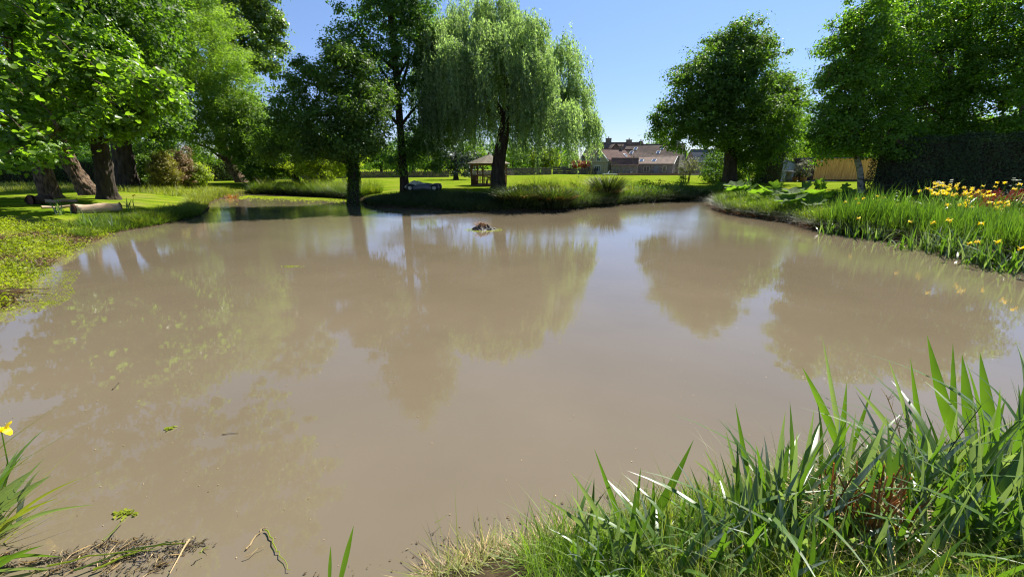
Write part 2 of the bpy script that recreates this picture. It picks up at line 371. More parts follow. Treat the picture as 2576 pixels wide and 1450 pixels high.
def axis(segs):
    out = [segs[0][0]]
    for a, b, st in segs: out += list(np.linspace(a, b, max(2, int(round((b - a) / st)) + 1))[1:])
    return np.array(out)
gx = axis([(-900, -120, 60), (-120, -40, 3), (-40, -8, .4), (-8, 8, .16), (8, 30, .35), (30, 120, 3), (120, 900, 60)])
gy = axis([(-60, -4, 4), (-4, 6, .14), (6, 40, .3), (40, 120, 2.5), (120, 1500, 60)])
GX, GY = np.meshgrid(gx, gy); Q = np.stack([GX.ravel(), GY.ravel()], 1)
SDg = sdist(Q); Z = height(Q, SDg)
ny, nx = GX.shape
idx = np.arange(nx * ny).reshape(ny, nx)
Fq = np.stack([idx[:-1, :-1], idx[:-1, 1:], idx[1:, 1:], idx[1:, :-1]], -1).reshape(-1, 4)

def groundmat():
    m = bpy.data.materials.new('lawn_and_mud'); m.use_nodes = True; nt = m.node_tree; b = nt.nodes["Principled BSDF"]
    b.inputs['Roughness'].default_value = 1.0; b.inputs['Specular IOR Level'].default_value = 0.0
    tc = nd(nt, "ShaderNodeTexCoord"); vec = tc.outputs['Object']
    at = nd(nt, "ShaderNodeAttribute", attribute_name="bank")
    at2 = nd(nt, "ShaderNodeAttribute", attribute_name="dry")
    lawn = ramp(nt, noise(nt, vec, 0.45, 8, .65), [(0.32, (0.10, 0.165, 0.010)), (0.5, (0.15, 0.205, 0.014)), (0.68, (0.25, 0.24, 0.045))])
    wv = nd(nt, "ShaderNodeTexWave"); wv.inputs['Scale'].default_value = 0.16; wv.inputs['Distortion'].default_value = 0.6; wv.bands_direction = 'Y'
    nt.links.new(vec, wv.inputs[0])
    st = ramp(nt, wv.outputs[0], [(0.4, (0.76, 0.84, 0.8)), (0.6, (1.12, 1.08, 1.0))])
    mx = nd(nt, "ShaderNodeMix", data_type='RGBA', blend_type='MULTIPLY'); mx.inputs[0].default_value = 1
    nt.links.new(lawn, mx.inputs[6]); nt.links.new(st, mx.inputs[7])
    fine = ramp(nt, noise(nt, vec, 14, 4, .7), [(0.3, (0.62, 0.68, 0.6)), (0.7, (1.25, 1.22, 1.2))])
    m3 = nd(nt, "ShaderNodeMix", data_type='RGBA', blend_type='MULTIPLY'); m3.inputs[0].default_value = 1
    nt.links.new(mx.outputs[2], m3.inputs[6]); nt.links.new(fine, m3.inputs[7])
    md = nd(nt, "ShaderNodeMix", data_type='RGBA')
    dryc = ramp(nt, noise(nt, vec, 3, 6), [(0.3, (0.16, 0.14, 0.05)), (0.7, (0.32, 0.23, 0.11))])
    nt.links.new(at2.outputs['Fac'], md.inputs[0]); nt.links.new(m3.outputs[2], md.inputs[6]); nt.links.new(dryc, md.inputs[7])
    mudc = ramp(nt, noise(nt, vec, 5, 8, .65), [(0.3, (0.035, 0.026, 0.017)), (0.6, (0.075, 0.055, 0.032)), (0.8, (0.055, 0.07, 0.02))])
    mx2 = nd(nt, "ShaderNodeMix", data_type='RGBA')
    nt.links.new(at.outputs['Fac'], mx2.inputs[0]); nt.links.new(md.outputs[2], mx2.inputs[6]); nt.links.new(mudc, mx2.inputs[7])
    nt.links.new(mx2.outputs[2], b.inputs['Base Color'])
    bn = nd(nt, "ShaderNodeBump"); bn.inputs['Strength'].default_value = .8; bn.inputs['Distance'].default_value = 0.04
    nt.links.new(noise(nt, vec, 18, 6, .7), bn.inputs['Height']); nt.links.new(bn.outputs[0], b.inputs['Normal'])
    return m
M['ground'] = groundmat()
go = mesh('ground', np.column_stack([Q, Z]), Fq, M['ground'], smooth=True); tag(go, kind='structure')
nr = sstep((6 - Q[:, 1]) / 3); lf = sstep((-9 - Q[:, 0]) / 3) * sstep((15.5 - Q[:, 1]) / 3)
bank = 1 - sstep((SDg - 0.3) / (0.7 + 2.5 * nr + 4 * lf))
bank = np.clip(bank, 0, 1)
dry = np.clip(wob(Q[:, 0], Q[:, 1], .55, 1) * 1.2 - .1, 0, 1) * sstep((SDg - 2.2) / 1) * (1 - sstep((SDg - 5) / 4)) * (1 - nr) * .3
for nm, arr in (('bank', bank), ('dry', dry)):
    a = go.data.attributes.new(nm, 'FLOAT', 'POINT'); a.data.foreach_set('value', arr.astype(np.float32))

def watermat():
    m = bpy.data.materials.new('muddy_water'); m.use_nodes = True; nt = m.node_tree; b = nt.nodes["Principled BSDF"]
    b.inputs['Roughness'].default_value = 0.015; b.inputs['IOR'].default_value = 1.333; b.inputs['Specular IOR Level'].default_value = 1.0
    tc = nd(nt, "ShaderNodeTexCoord"); vec = tc.outputs['Object']
    nt.links.new(ramp(nt, noise(nt, vec, 0.35, 5), [(0.3, (0.128, 0.103, 0.066)), (0.7, (0.152, 0.122, 0.080))]), b.inputs['Base Color'])
    mp = nd(nt, "ShaderNodeMapping"); mp.inputs['Rotation'].default_value = (0, 0, 0.35); mp.inputs['Scale'].default_value = (1, 1.9, 1)
    nt.links.new(vec, mp.inputs[0])
    sep = nd(nt, "ShaderNodeSeparateXYZ"); nt.links.new(vec, sep.inputs[0])
    far = nd(nt, "ShaderNodeMapRange"); far.inputs[1].default_value = 6; far.inputs[2].default_value = 19; nt.links.new(sep.outputs[1], far.inputs[0])
    msk = nd(nt, "ShaderNodeMapRange"); msk.inputs[1].default_value = 0.42; msk.inputs[2].default_value = 0.6
    msk.inputs[3].default_value = 0.12
    nt.links.new(noise(nt, vec, 0.16, 2), msk.inputs[0])
    mu = nd(nt, "ShaderNodeMath", operation='MULTIPLY'); nt.links.new(far.outputs[0], mu.inputs[0]); nt.links.new(msk.outputs[0], mu.inputs[1])
    ad = nd(nt, "ShaderNodeMath", operation='MULTIPLY_ADD'); ad.inputs[1].default_value = 0.26; ad.inputs[2].default_value = 0.009
    nt.links.new(mu.outputs[0], ad.inputs[0])
    fine = noise(nt, mp.outputs[0], 11, 3, .55)
    mm = nd(nt, "ShaderNodeMath", operation='MULTIPLY'); nt.links.new(fine, mm.inputs[0]); nt.links.new(ad.outputs[0], mm.inputs[1])
    b1 = nd(nt, "ShaderNodeBump"); b1.inputs['Distance'].default_value = 0.012; b1.inputs['Strength'].default_value = 1
    nt.links.new(mm.outputs[0], b1.inputs['Height'])
    b2 = nd(nt, "ShaderNodeBump"); b2.inputs['Distance'].default_value = 0.0009; b2.inputs['Strength'].default_value = 1
    nt.links.new(noise(nt, mp.outputs[0], 1.6, 2), b2.inputs['Height']); nt.links.new(b1.outputs[0], b2.inputs['Normal'])
    nt.links.new(b2.outputs[0], b.inputs['Normal'])
    return m
M['water'] = watermat()
w = mesh('pond_water', [(-45, 0.5, 0), (45, 0.5, 0), (45, 52, 0), (-45, 52, 0)], [(0, 1, 2, 3)], M['water']); tag(w, kind='structure')

# low hills on the horizon
V = []; Fc = []; n = 90
for i in range(n):
    a = math.radians(-75 + 150 * i / (n - 1)); r = 900
    for k, (rr, zz) in enumerate(((r, -2), (r + 60, 12 + 9 * math.sin(a * 5) + 4 * math.sin(a * 17 + 1)), (r + 300, 16 + 12 * math.sin(a * 5)))):
        V.append((rr * math.sin(a), rr * math.cos(a), zz))
for i in range(n - 1):
    for k in range(2): Fc.append((i * 3 + k, i * 3 + k + 1, i * 3 + k + 4, i * 3 + k + 3))
M['hill'] = mat('wooded_hill', (0.09, 0.12, 0.07), (0.05, 0.075, 0.045), 0.02, 0.95)
tag(mesh('hills', V, Fc, M['hill'], smooth=True), kind='structure')

# ---------------------------------------------------------------- houses
def gable_house(name, label, c, L, W, rz, eave, ridge, wall, roof, z0=0.75, over=0.25, hip=0.0, group=None):
    """ridge along local X; returns the root; local front wall is y=-W/2"""
    r = thing(name, (c[0], c[1], z0), label, 'house', group, rz)
    x, y = L / 2, W / 2
    V = [(-x, -y, 0), (x, -y, 0), (x, y, 0), (-x, y, 0), (-x, -y, eave), (x, -y, eave), (x, y, eave), (-x, y, eave), (-x + hip, 0, ridge - .05), (x - hip, 0, ridge - .05)]
    Fc = [(0, 1, 5, 4), (2, 3, 7, 6), (1, 2, 6, 9, 5), (3, 0, 4, 8, 7)]
    mesh('wall', V, Fc, wall, r)
    t = 0.14; s = (ridge - eave) / y; yo = y + over; ze = eave - over * s; xo = x + 0.12
    b = MB()
    for sg in (-1, 1):
        a = [(-xo, sg * yo, ze), (xo, sg * yo, ze), (xo - hip, 0, ridge), (-xo + hip, 0, ridge)]
        V = a + [(p[0], p[1], p[2] + t) for p in a]
        b.add(V, [(0, 1, 2, 3), (4, 7, 6, 5), (0, 4, 5, 1), (1, 5, 6, 2), (3, 7, 4, 0), (2, 6, 7, 3)])
    if hip:
        for sg in (-1, 1):
            a = [(sg * xo, -yo, ze + t), (sg * xo, yo, ze + t), (sg * (xo - hip), 0, ridge + t)]
            b.add(a, [(0, 1, 2)])
    rf = b.build('roof', roof, r)
    # courses of tiles: thin raised strips
    k = 11; cb = MB()
    for sg in (-1, 1):
        for i in range(1, k):
            u = i / k; yy = sg * yo * (1 - u); zz = ze + (ridge - ze) * u + t
            xx = xo - hip * u
            cb.box((0, yy, zz + 0.012), (2 * xx - .05, 0.09, 0.03), mtx=None)
    c2 = cb.build('tile_course', roof, r); tag(c2, kind='stuff')
    rb = MB(); rb.box((0, 0, ridge + t + .03), (2 * (xo - hip), 0.26, 0.14)); rb.build('ridge', M['tile'], r)
    return r, s, t
def window(r, x, z, w_, h_, face, frame=M['whitep'], bars=1, name='window'):
    """face: ('y', yval, -1) front wall or ('x', xval, +-1) gable"""
    ax, v, sg = face
    b = MB(); g = MB(); f = 0.09
    def bx(cx, cz, dx, dz, dep, B, off):
        if ax == 'y': B.box((cx, v + sg * off, cz), (dx, dep, dz))
        else: B.box((v + sg * off, cx, cz), (dep, dx, dz))
    bx(x - w_ / 2 + f / 2, z, f, h_, .10, b, .03); bx(x + w_ / 2 - f / 2, z, f, h_, .10, b, .03)
    bx(x, z + h_ / 2 - f / 2, w_ - 2 * f, f, .10, b, .03); bx(x, z - h_ / 2 + f / 2, w_ - 2 * f, f, .10, b, .03)
    for i in range(bars): bx(x - w_ / 2 + w_ * (i + 1) / (bars + 1), z, .06, h_ - 2 * f, .08, b, .03)
    fr = b.build(name, frame, r)
    bx(x, z, w_ - 2 * f, h_ - 2 * f, .03, g, .015); g.build('pane', M['glass'], fr)
def door(r, x, z0, w_, h_, face, m):
    ax, v, sg = face; b = MB(); k = MB()
    if ax == 'y': b.box((x, v + sg * .03, z0 + h_ / 2), (w_, .08, h_)); k.box((x + w_ * .35, v + sg * .09, z0 + 1), (.08, .05, .12))
    else: b.box((v + sg * .03, x, z0 + h_ / 2), (.08, w_, h_)); k.box((v + sg * .09, x + w_ * .35, z0 + 1), (.05, .08, .12))
    d = b.build('door', m, r); k.build('handle', M['pvcblack'], d)
def skylight(r, x, u, w_, l_, W, eave, ridge, s, t, sg=-1, over=.25):
    y = W / 2; ang = math.atan(s)
    yy = sg * (y) * (1 - u); zz = eave + (ridge - eave) * u + t + .05
    m = Matrix.Rotation(-sg * ang, 3, 'X')
    b = MB(); b.box((x, yy, zz), (w_, l_, .12), mtx=m)
    f = b.build('skylight', M['whitep'], r)
    b = MB(); n = m @ Vector((0, 0, 1)); b.box((x + n.x * .07, yy + n.y * .07, zz + n.z * .07), (w_ - .16, l_ - .16, .03), mtx=m); b.build('pane', M['skyglass'], f)
def chimney(r, x, y, z0, z1, w_=0.9, d=0.7, pots=1):
    b = MB(); b.box((x, y, (z0 + z1) / 2), (w_, d, z1 - z0)); b.box((x, y, z1 + .06), (w_ + .16, d + .16, .12))
    c = b.build('chimney', M['stone'], r)
    for i in range(pots):
        b = MB(); px = x + (i - (pots - 1) / 2) * .35
        b.tube([(px, y, z1 + .12), (px, y, z1 + .55)], [.13, .1], 8); b.build('chimney_pot', M['terracotta'], c)
m = glassmat(); m.name = 'skylight_glass'; m.node_tree.nodes["Principled BSDF"].inputs['Base Color'].default_value = (0.12, 0.16, 0.22, 1); m.node_tree.nodes["Principled BSDF"].inputs['Metallic'].default_value = .55
M['skyglass'] = m
def zx(v): return 1449 + v * .15
def zy(v): return 334.9 + v * .15
# back house (long roof, three chimneys)
def ctr(a, D): return P(zx(a), 430, D)
c = ctr(640, 114); hr = P(zx(640), zy(168), 114)[2] - .75
r, s, t = gable_house('farmhouse', 'long old farmhouse with clay tiled roof and three chimneys at the back', c, 16.5, 8, math.radians(-4), 4.3, hr, M['stone'], M['tileold'], hip=1.6)
for a, top, bot, wz in ((528, 92, 200, 1.35), (864, 118, 172, 1.3), (1057, 142, 200, .75)):
    lx = P(zx(a), 400, 114)[0] - c[0]
    chimney(r, lx, 0.0, hr - .9, P(zx(a), zy(top), 114)[2] - .75, wz, .9, 1)
b = MB()       # dormer gable on the front slope
x0 = P(zx(672), 400, 110)[0] - c[0]
zt, ze_ = P(zx(672), zy(175), 110)[2] - .75, P(zx(672), zy(262), 110)[2] - .75
b.add([(x0 - 1.1, -4.2, ze_), (x0 + 1.1, -4.2, ze_), (x0, -4.2, zt), (x0 - 1.1, -1, ze_), (x0 + 1.1, -1, ze_), (x0, -1, zt)], [(0, 1, 2), (0, 2, 5, 3), (1, 4, 5, 2)])
dm = b.build('dormer', M['tileold'], r)
b = MB(); b.bar((x0 - 1.2, -4.27, ze_ - .05), (x0, -4.27, zt + .06), .12); b.bar((x0 + 1.2, -4.27, ze_ - .05), (x0, -4.27, zt + .06), .12); b.build('bargeboard', M['darkwood'], dm)
for lx in (-6, -3, 0, 3): window(r, lx, 3.0, 1.1, 1.1, ('y', -4, -1))
for a in (360, 440, 575):
    pass
# cream gabled cottage
ph = math.radians(34.5); Wc, Lc = 5.6, 8.2
e1 = P(zx(375), 430, 101)           # middle of the gable end
c = np.array([e1[0] + math.cos(ph) * Lc / 2, 101 + math.sin(ph) * Lc / 2, 0])
rd = P(zx(385), zy(262), 101)[2] - .75; ev = P(zx(495), zy(440), 101)[2] - .75
r, s, t = gable_house('cottage', 'cream rendered cottage with a steep clay tiled roof, gable end facing the lawn', c, Lc, Wc, ph, ev, rd - .1, M['render'], M['tile'])
window(r, 0, ev + .15, 1.25, 1.15, ('x', -Lc / 2, -1)); window(r, 0.3, 1.35, 1.8, 1.3, ('x', -Lc / 2, -1), bars=2, name='french_window')
b = MB()
for sg in (-1, 1): b.bar((-Lc / 2 - .2, sg * (Wc / 2 + .3), ev - .35), (-Lc / 2 - .2, 0, rd + .02), .1, .2)
b.build('bargeboard', M['whitep'], r)
skylight(r, 2.6, .35, .7, 1.0, Wc, ev, rd - .1, s, t); chimney(r, 3.1, 0, rd - .6, rd + .55, .75, .6)
window(r, -2, 1.4, 1.0, 1.1, ('y', -Wc / 2, -1))
# low link roof with the two pale roof lights
c = ctr(930, 107); r, s, t = gable_house('link_building', 'low roof link with two pale roof lights between cottage and barn', c, 4.6, 6.5, 0, 3.0, 5.6, M['stone'], M['tileold'])
for lx in (-.5, .6): skylight(r, lx, .55, .75, 1.5, 6.5, 3.0, 5.6, s, t)
# stone outbuilding
c = ctr(800, 97); r, s, t = gable_house('stone_outhouse', 'low stone outhouse with a mossy red tile roof in front of the cottage', c + np.array([.1, 0, 0]), 5.6, 3.8, math.radians(-14), 2.15, 3.45, M['stone'], M['tile'])
b = MB(); b.box((1.5, -2.0, .45), (.5, .06, .8), mtx=Matrix.Rotation(.25, 3, 'X')); b.build('leaning_board', M['paving'], r)
# barn with lean-to
ph = math.radians(-30); Lb, Wb = 13.2, 9.0
cr = P(zx(1640), 430, 97) + np.array([1.7, 0, 0])
ux = np.array([math.cos(ph), math.sin(ph)]); uy = np.array([-math.sin(ph), math.cos(ph)])
cc = np.array([cr[0], 97 + 2]) - ux * Lb / 2 + uy * Wb / 2
rd = 6.75; ev = 4.1
r, s, t = gable_house('barn_house', 'converted stone barn with skylights and a lean-to roof behind the oak tree', (cc[0], cc[1], 0), Lb, Wb, ph, ev, rd, M['stone'], M['tileold'])
for lx in (-4.3, 1.9):
    skylight(r, lx + .25, .62, .8, 1.25, Wb, ev, rd, s, t); skylight(r, lx - .25, .26, .8, 1.25, Wb, ev, rd, s, t)
# lean-to
y0 = -Wb / 2; dp = 3.6
b = MB(); xl, xr = -Lb / 2 - .0, Lb / 2 - .6
b.add([(xl, y0 - dp, 0), (xr, y0 - dp, 0), (xr, y0, 0), (xl, y0, 0), (xl, y0 - dp, 2.35), (xr, y0 - dp, 2.35), (xr, y0, 3.9), (xl, y0, 3.9)], [(0, 1, 5, 4), (1, 2, 6, 5), (3, 0, 4, 7)])
b.build('lean_to_wall', M['stone'], r)
b = MB(); a = [(xl - .2, y0 - dp - .3, 2.28), (xr + .2, y0 - dp - .3, 2.28), (xr + .2, y0 + .0, 4.0), (xl - .2, y0 + .0, 4.0)]
b.add(a + [(p[0], p[1], p[2] + .13) for p in a], [(0, 1, 2, 3), (4, 7, 6, 5), (0, 4, 5, 1), (1, 5, 6, 2), (3, 7, 4, 0), (2, 6, 7, 3)])
b.build('lean_to_roof', M['tileold'], r)
b = MB(); b.bar((xr + .26, y0 - dp - .32, 2.34), (xr + .26, y0 - .03, 4.07), .07, .16); b.build('bargeboard', M['whitep'], r)
fl = ('y', y0 - dp, -1)
b = MB(); b.box((xl + 1.3, y0 - dp - .03, 1.15), (2.5, .06, 2.3)); b.build('brick_panel', M['brick'], r)
door(r, -3.0, 0.1, 1.0, 2.1, fl, M['creamdoor']); window(r, .4, 1.25, 1.3, 1.3, fl, M['creamdoor'], 1); door(r, 2.5, .1, .9, 2.1, fl, M['pvcgrey'])
window(r, 4.3, 1.3, .8, 1.3, fl, M['creamdoor'], 0)
sl_ = math.atan((4.0 - 2.28) / (dp + .3)); mtx = Matrix.Rotation(sl_, 3, 'X')
for lx in (-1.2, 1.6):
    b = MB(); b.box((lx, y0 - dp * .62, 2.4 + dp * .38 * math.tan(sl_) + .14), (.95, 1.2, .1), mtx=mtx); f = b.build('skylight', M['whitep'], r)
    b = MB(); b.box((lx, y0 - dp * .62 - .02, 2.4 + dp * .38 * math.tan(sl_) + .2), (.8, 1.05, .03), mtx=mtx); b.build('pane', M['skyglass'], f)
b = MB(); b.tube([(-3.2, y0 - 1.6, 3.2), (-3.2, y0 - 1.6, 4.2)], .08, 8); b.build('flue_pipe', M['pvcblack'], r)
window(r, -1.6, 1.5, 1.5, 1.6, ('x', Lb / 2, 1), M['creamdoor'], 1)
window(r, 0.4, 3.6, .7, 1.0, ('x', Lb / 2, 1), M['darkwood'], 0)
# far right pinkish building
c = ctr(2200, 108); r, s, t = gable_house('stable_cottage', 'pinkish stone cottage with a pale door partly hidden behind the oak', c, 9, 6, 0, 2.9, 5.6, M['pink'], M['felt'])
door(r, -.3, .1, 1.3, 2.1, ('y', -3, -1), M['creamdoor']); window(r, 2.2, 1.6, 1.0, 1.0, ('y', -3, -1), M['brick'], 1)
# terrace
a, b_ = P(zx(700), 437, 90), P(zx(2400), 437, 93)
mb = MB(); mb.bar((a[0], 90, 1.0), (b_[0], 93, 1.0), .3, .42); tag(mb.build('terrace_wall', M['brick']), 'low brick edging wall of the terrace in front of the barn', 'wall')
mb = MB(); mb.box(((a[0] + b_[0]) / 2, 95.6, .93), (b_[0] - a[0], 7.6, .2)); tag(mb.build('terrace', M['paving']), kind='structure')
# frame by the cottage
fx = [P(zx(v), 430, 88) for v in (240, 460, 675)]
r = thing('pergola', (fx[0][0], 88, .8), 'pale wooden pergola frame in front of the cream cottage', 'pergola')
zt = P(zx(460), zy(492), 88)[2] - .8
b = MB(); b.bar((0, 0, zt), (fx[2][0] - fx[0][0], .4, zt), .1, .12); b.build('beam', M['gatewood'], r)
for q, dx in ((0, .35), (0, .9), (fx[1][0] - fx[0][0], 0), (fx[2][0] - fx[0][0], 0)):
    b = MB(); b.bar((q + dx, .1, 0), (q + .06, .05, zt - .05), .1); b.build('post', M['gatewood'], r)
# garden lounger
q = P(zx(560), 437, 86)
r = thing('sun_lounger', (q[0], 86, .8), 'pale sun lounger on the lawn in front of the stone outhouse', 'lounger')
b = MB(); b.box((0, 0, .38), (2.6, .7, .07)); b.build('seat', M['whitep'], r)
b = MB(); b.bar((-.3, 0, .42), (.0, 0, .95), .7, .05); b.build('backrest', M['whitep'], r)
for x_ in (-1.1, 1.1):
    for y_ in (-.28, .28):
        b = MB(); b.box((x_, y_, .17), (.06, .06, .35)); b.build('leg', M['whitep'], r)

# ---------------------------------------------------------------- garden walls
def stone_wall(label, pts, h, th_=.45):
    """pts: world xy; rubble wall with upright coping stones"""
    p0 = pts[0]; r = thing('stone_wall', (p0[0], p0[1], .75), label, 'wall')
    body = MB(); cop = MB()
    for a, b in zip(pts[:-1], pts[1:]):
        a = np.array(a, float); b = np.array(b, float); L = np.linalg.norm(b - a); d = (b - a) / L; n = int(L / .55)
        nrm = np.array([-d[1], d[0]]); rz = math.atan2(d[1], d[0])
        for i in range(n):
            u = (i + .5) / n; q = a + (b - a) * u - np.array(p0)
            z = 0
            for k in range(4):
                hh = h / 4 * (1 + random.uniform(-.08, .08)); of = random.uniform(-.03, .03); ww = L / n
                body.box((q[0] + nrm[0] * of, q[1] + nrm[1] * of, z + hh / 2), (ww * random.uniform(.9, 1.02), th_ * random.uniform(.9, 1.06), hh * .97), rz); z = h / 4 * (k + 1)
        n = int(L / .34)
        for i in range(n):
            q = a + (b - a) * (i + .5) / n - np.array(p0); hh = random.uniform(.12, .26)
            cop.box((q[0], q[1], h + hh / 2 - .01), (.2, th_ * .9, hh), rz + random.uniform(-.1, .1), mtx=Matrix.Rotation(random.uniform(-.25, .25), 3, 'Y'))
    o = body.build('stone', M['stonewall'], r); tag(o, kind='stuff')
    o = cop.build('coping_stone', M['stonewall'], r); tag(o, kind='stuff')
    return r
g = lambda X, Y: gp(X, Y, .78)[:2]
stone_wall('dry stone wall with jagged coping left of the field gate', [g(700, 452), g(900, 448), (g(1128, 445.5))], .95)
stone_wall('dry stone wall between the field gate and the gazebo', [g(1170, 445), g(1290, 441)], .95)
stone_wall('higher grey stone wall right of the willow trunk', [g(1275, 441), g(1386, 439.5)], 1.35)
stone_wall('short bluish stone wall stepping back beside the cottage garden', [g(1390, 438), g(1436, 438)], 1.7)
stone_wall('dark stone wall in front of the cream cottage', [g(1436, 438.6), g(1500, 438.6)], 1.2)
# field gate
A, B = g(1131, 445.4), g(1166, 445.2)
r = thing('field_gate', (A[0], A[1], .78), 'five bar wooden field gate in the gap of the stone wall', 'gate')
L = np.linalg.norm(B - A); dd = (B - A) / L
for k in range(5):
    b = MB(); b.bar((0, 0, .2 + k * .24), (dd[0] * L, dd[1] * L, .2 + k * .24), .05, .09); b.build('bar', M['gatewood'], r)
for u in (0.02, .5, .98):
    b = MB(); b.bar((dd[0] * L * u, dd[1] * L * u - .03, .1), (dd[0] * L * u, dd[1] * L * u - .03, 1.3), .08); b.build('stile', M['gatewood'], r)
for u, lb in ((-.08, 'gate post against the left stone wall end'), (1.08, 'gate post against the right stone wall end')):
    b = MB(); q = A + (B - A) * u; b.box((q[0], q[1], 1.5), (.2, .2, 1.5)); tag(b.build('gate_post', M['gatewood']), lb, 'post', 'gate posts')

# ---------------------------------------------------------------- gazebo
D = 44.0; c = P(1230, 440, D); R_ = 1.78; zg = .8
gz = thing('gazebo', (c[0], D, zg), 'wooden summer gazebo with a shingled roof behind the willow trunk', 'gazebo')
hx = [(R_ * math.cos(math.radians(60 * k + 14)), R_ * math.sin(math.radians(60 * k + 14))) for k in range(6)]
ev = P(1230, 412, D)[2] - zg
for k, (x, y) in enumerate(hx):
    b = MB(); b.box((x, y, ev / 2), (.13, .13, ev)); b.build('post', M['gazwood'], gz)
    x2, y2 = hx[(k + 1) % 6]
    b = MB(); b.bar((x, y, ev - .08), (x2, y2, ev - .08), .1, .14); b.build('eave_beam', M['gazwood'], gz)
    for u, v in ((.22, -.5), (.78, .5)):
        b = MB(); xa, ya = x + (x2 - x) * (0.03 if u < .5 else .97), y + (y2 - y) * (0.03 if u < .5 else .97)
        b.bar((xa, ya, ev - .6), (x + (x2 - x) * u, y + (y2 - y) * u, ev - .14), .06)
        b.build('brace', M['gazwood'], gz)
    if k == 3: continue          # entrance faces away left
    b = MB(); b.bar((x, y, 1.02), (x2, y2, 1.02), .12, .05); rl = b.build('rail', M['gazwood'], gz)
    b = MB(); b.bar((x, y, .12), (x2, y2, .12), .06, .08); b.build('bottom_rail', M['gazwood'], gz)
    for j in range(1, 12):
        u = j / 12; b = MB(); b.box((x + (x2 - x) * u, y + (y2 - y) * u, .56), (.05, .05, .84), math.atan2(y2 - y, x2 - x)); b.build('baluster', M['gazwood'], gz)
    if k in (0, 1, 2):
        b = MB(); b.bar((x * .86, y * .86, .48), (x2 * .86, y2 * .86, .48), .38, .05); b.build('bench', M['gazwood'], gz)
b = MB(); b.add([(x * 1.05, y * 1.05, 0.0) for x, y in hx] + [(x * 1.05, y * 1.05, .1) for x, y in hx], [tuple(range(6)), tuple(range(6, 12))] + [(k, (k + 1) % 6, 6 + (k + 1) % 6, 6 + k) for k in range(6)]); b.build('floor', M['gazwood'], gz)
nc = 9; rise = 0.85
for k in range(6):                 # shingle courses, stepped
    x, y = hx[k]; x2, y2 = hx[(k + 1) % 6]
    for j in range(nc):
        u0, u1 = j / nc, (j + 1.15) / nc; s0, s1 = 1.22 * (1 - u0) + .02, max(1.22 * (1 - u1), .02)
        za, zb = ev + rise * u0 + .0, ev + rise * min(u1, 1)
        a = [(x * s0, y * s0, za), (x2 * s0, y2 * s0, za), (x2 * s1, y2 * s1, zb), (x * s1, y * s1, zb)]
        b = MB(); b.add(a + [(q[0], q[1], q[2] + .05) for q in a], [(0, 1, 2, 3), (4, 7, 6, 5), (0, 4, 5, 1), (1, 5, 6, 2), (3, 7, 4, 0), (2, 6, 7, 3)])
        b.build('shingle_course', M['shingle'], gz)
b = MB(); b.tube([(0, 0, ev + rise - .02), (0, 0, ev + rise + .12), (0, 0, ev + rise + .3)], [.1, .08, .02], 8); b.build('finial', M['gazwood'], gz)
tb = thing('picnic_table', (c[0], D, zg + .1), 'round wooden table standing inside the gazebo', 'table')
b = MB(); b.tube([(0, 0, .70), (0, 0, .75)], .55, 16); b.build('tabletop', M['gazwood'], tb)
for k in range(4):
    a = math.pi / 4 + k * math.pi / 2; b = MB(); b.bar((.1 * math.cos(a), .1 * math.sin(a), .7), (.4 * math.cos(a), .4 * math.sin(a), 0), .08); b.build('leg', M['gazwood'], tb)

# ---------------------------------------------------------------- inflatable boat
q = gp(1068, 480, .78); r = thing('inflatable_boat', (q[0], q[1], .76), 'upturned grey and black inflatable dinghy with a crumpled canvas beside the slim tree', 'boat', rz=math.radians(-4))
for k, (y_, z_) in enumerate(((-.35, .28), (.5, .32))):
    b = MB(); n = 13
    pts = [(-1.3 + 2.6 * i / (n - 1), y_ - .1 * math.sin(i / 12 * 3.14), z_ + .04 * math.cos(i)) for i in range(n)]
    rad = [.10, .2, .25, .27, .28, .28, .28, .28, .28, .27, .25, .2, .10]
    b.tube(pts, rad, 14); tb_ = b.build('side_tube', M['pvcgrey'], r, True)
    for xx in (-.95, .95):
        b = MB(); b.tube([(xx - .3, y_ - .05, z_), (xx - .1, y_ - .06, z_), (xx + .1, y_ - .06, z_), (xx + .3, y_ - .05, z_)], [.26, .295, .295, .26], 14); b.build('black_band', M['pvcblack'], tb_, True)
        b = MB(); b.tube([(xx, y_ - .40, z_), (xx, y_ - .34, z_)], .14, 14); b.build('pale_disc', M['canvas'], tb_)
V = []; Fc = []; n1, n2 = 22, 9
for i in range(n1):
    for j in range(n2):
        u, v = i / (n1 - 1), j / (n2 - 1)
        V.append((-1.45 + 1.9 * u, -.62 + 1.2 * v, .28 + .62 * math.sin(math.pi * min(1, u * .9 + .08)) * (math.sin(math.pi * v) ** .6) * (1 - .35 * u) + random.uniform(-.05, .05)))
for i in range(n1 - 1):
    for j in range(n2 - 1): a = i * n2 + j; Fc.append((a, a + n2, a + n2 + 1, a + 1))
mesh('canvas_cover', V, Fc, M['canvas'], r, False)

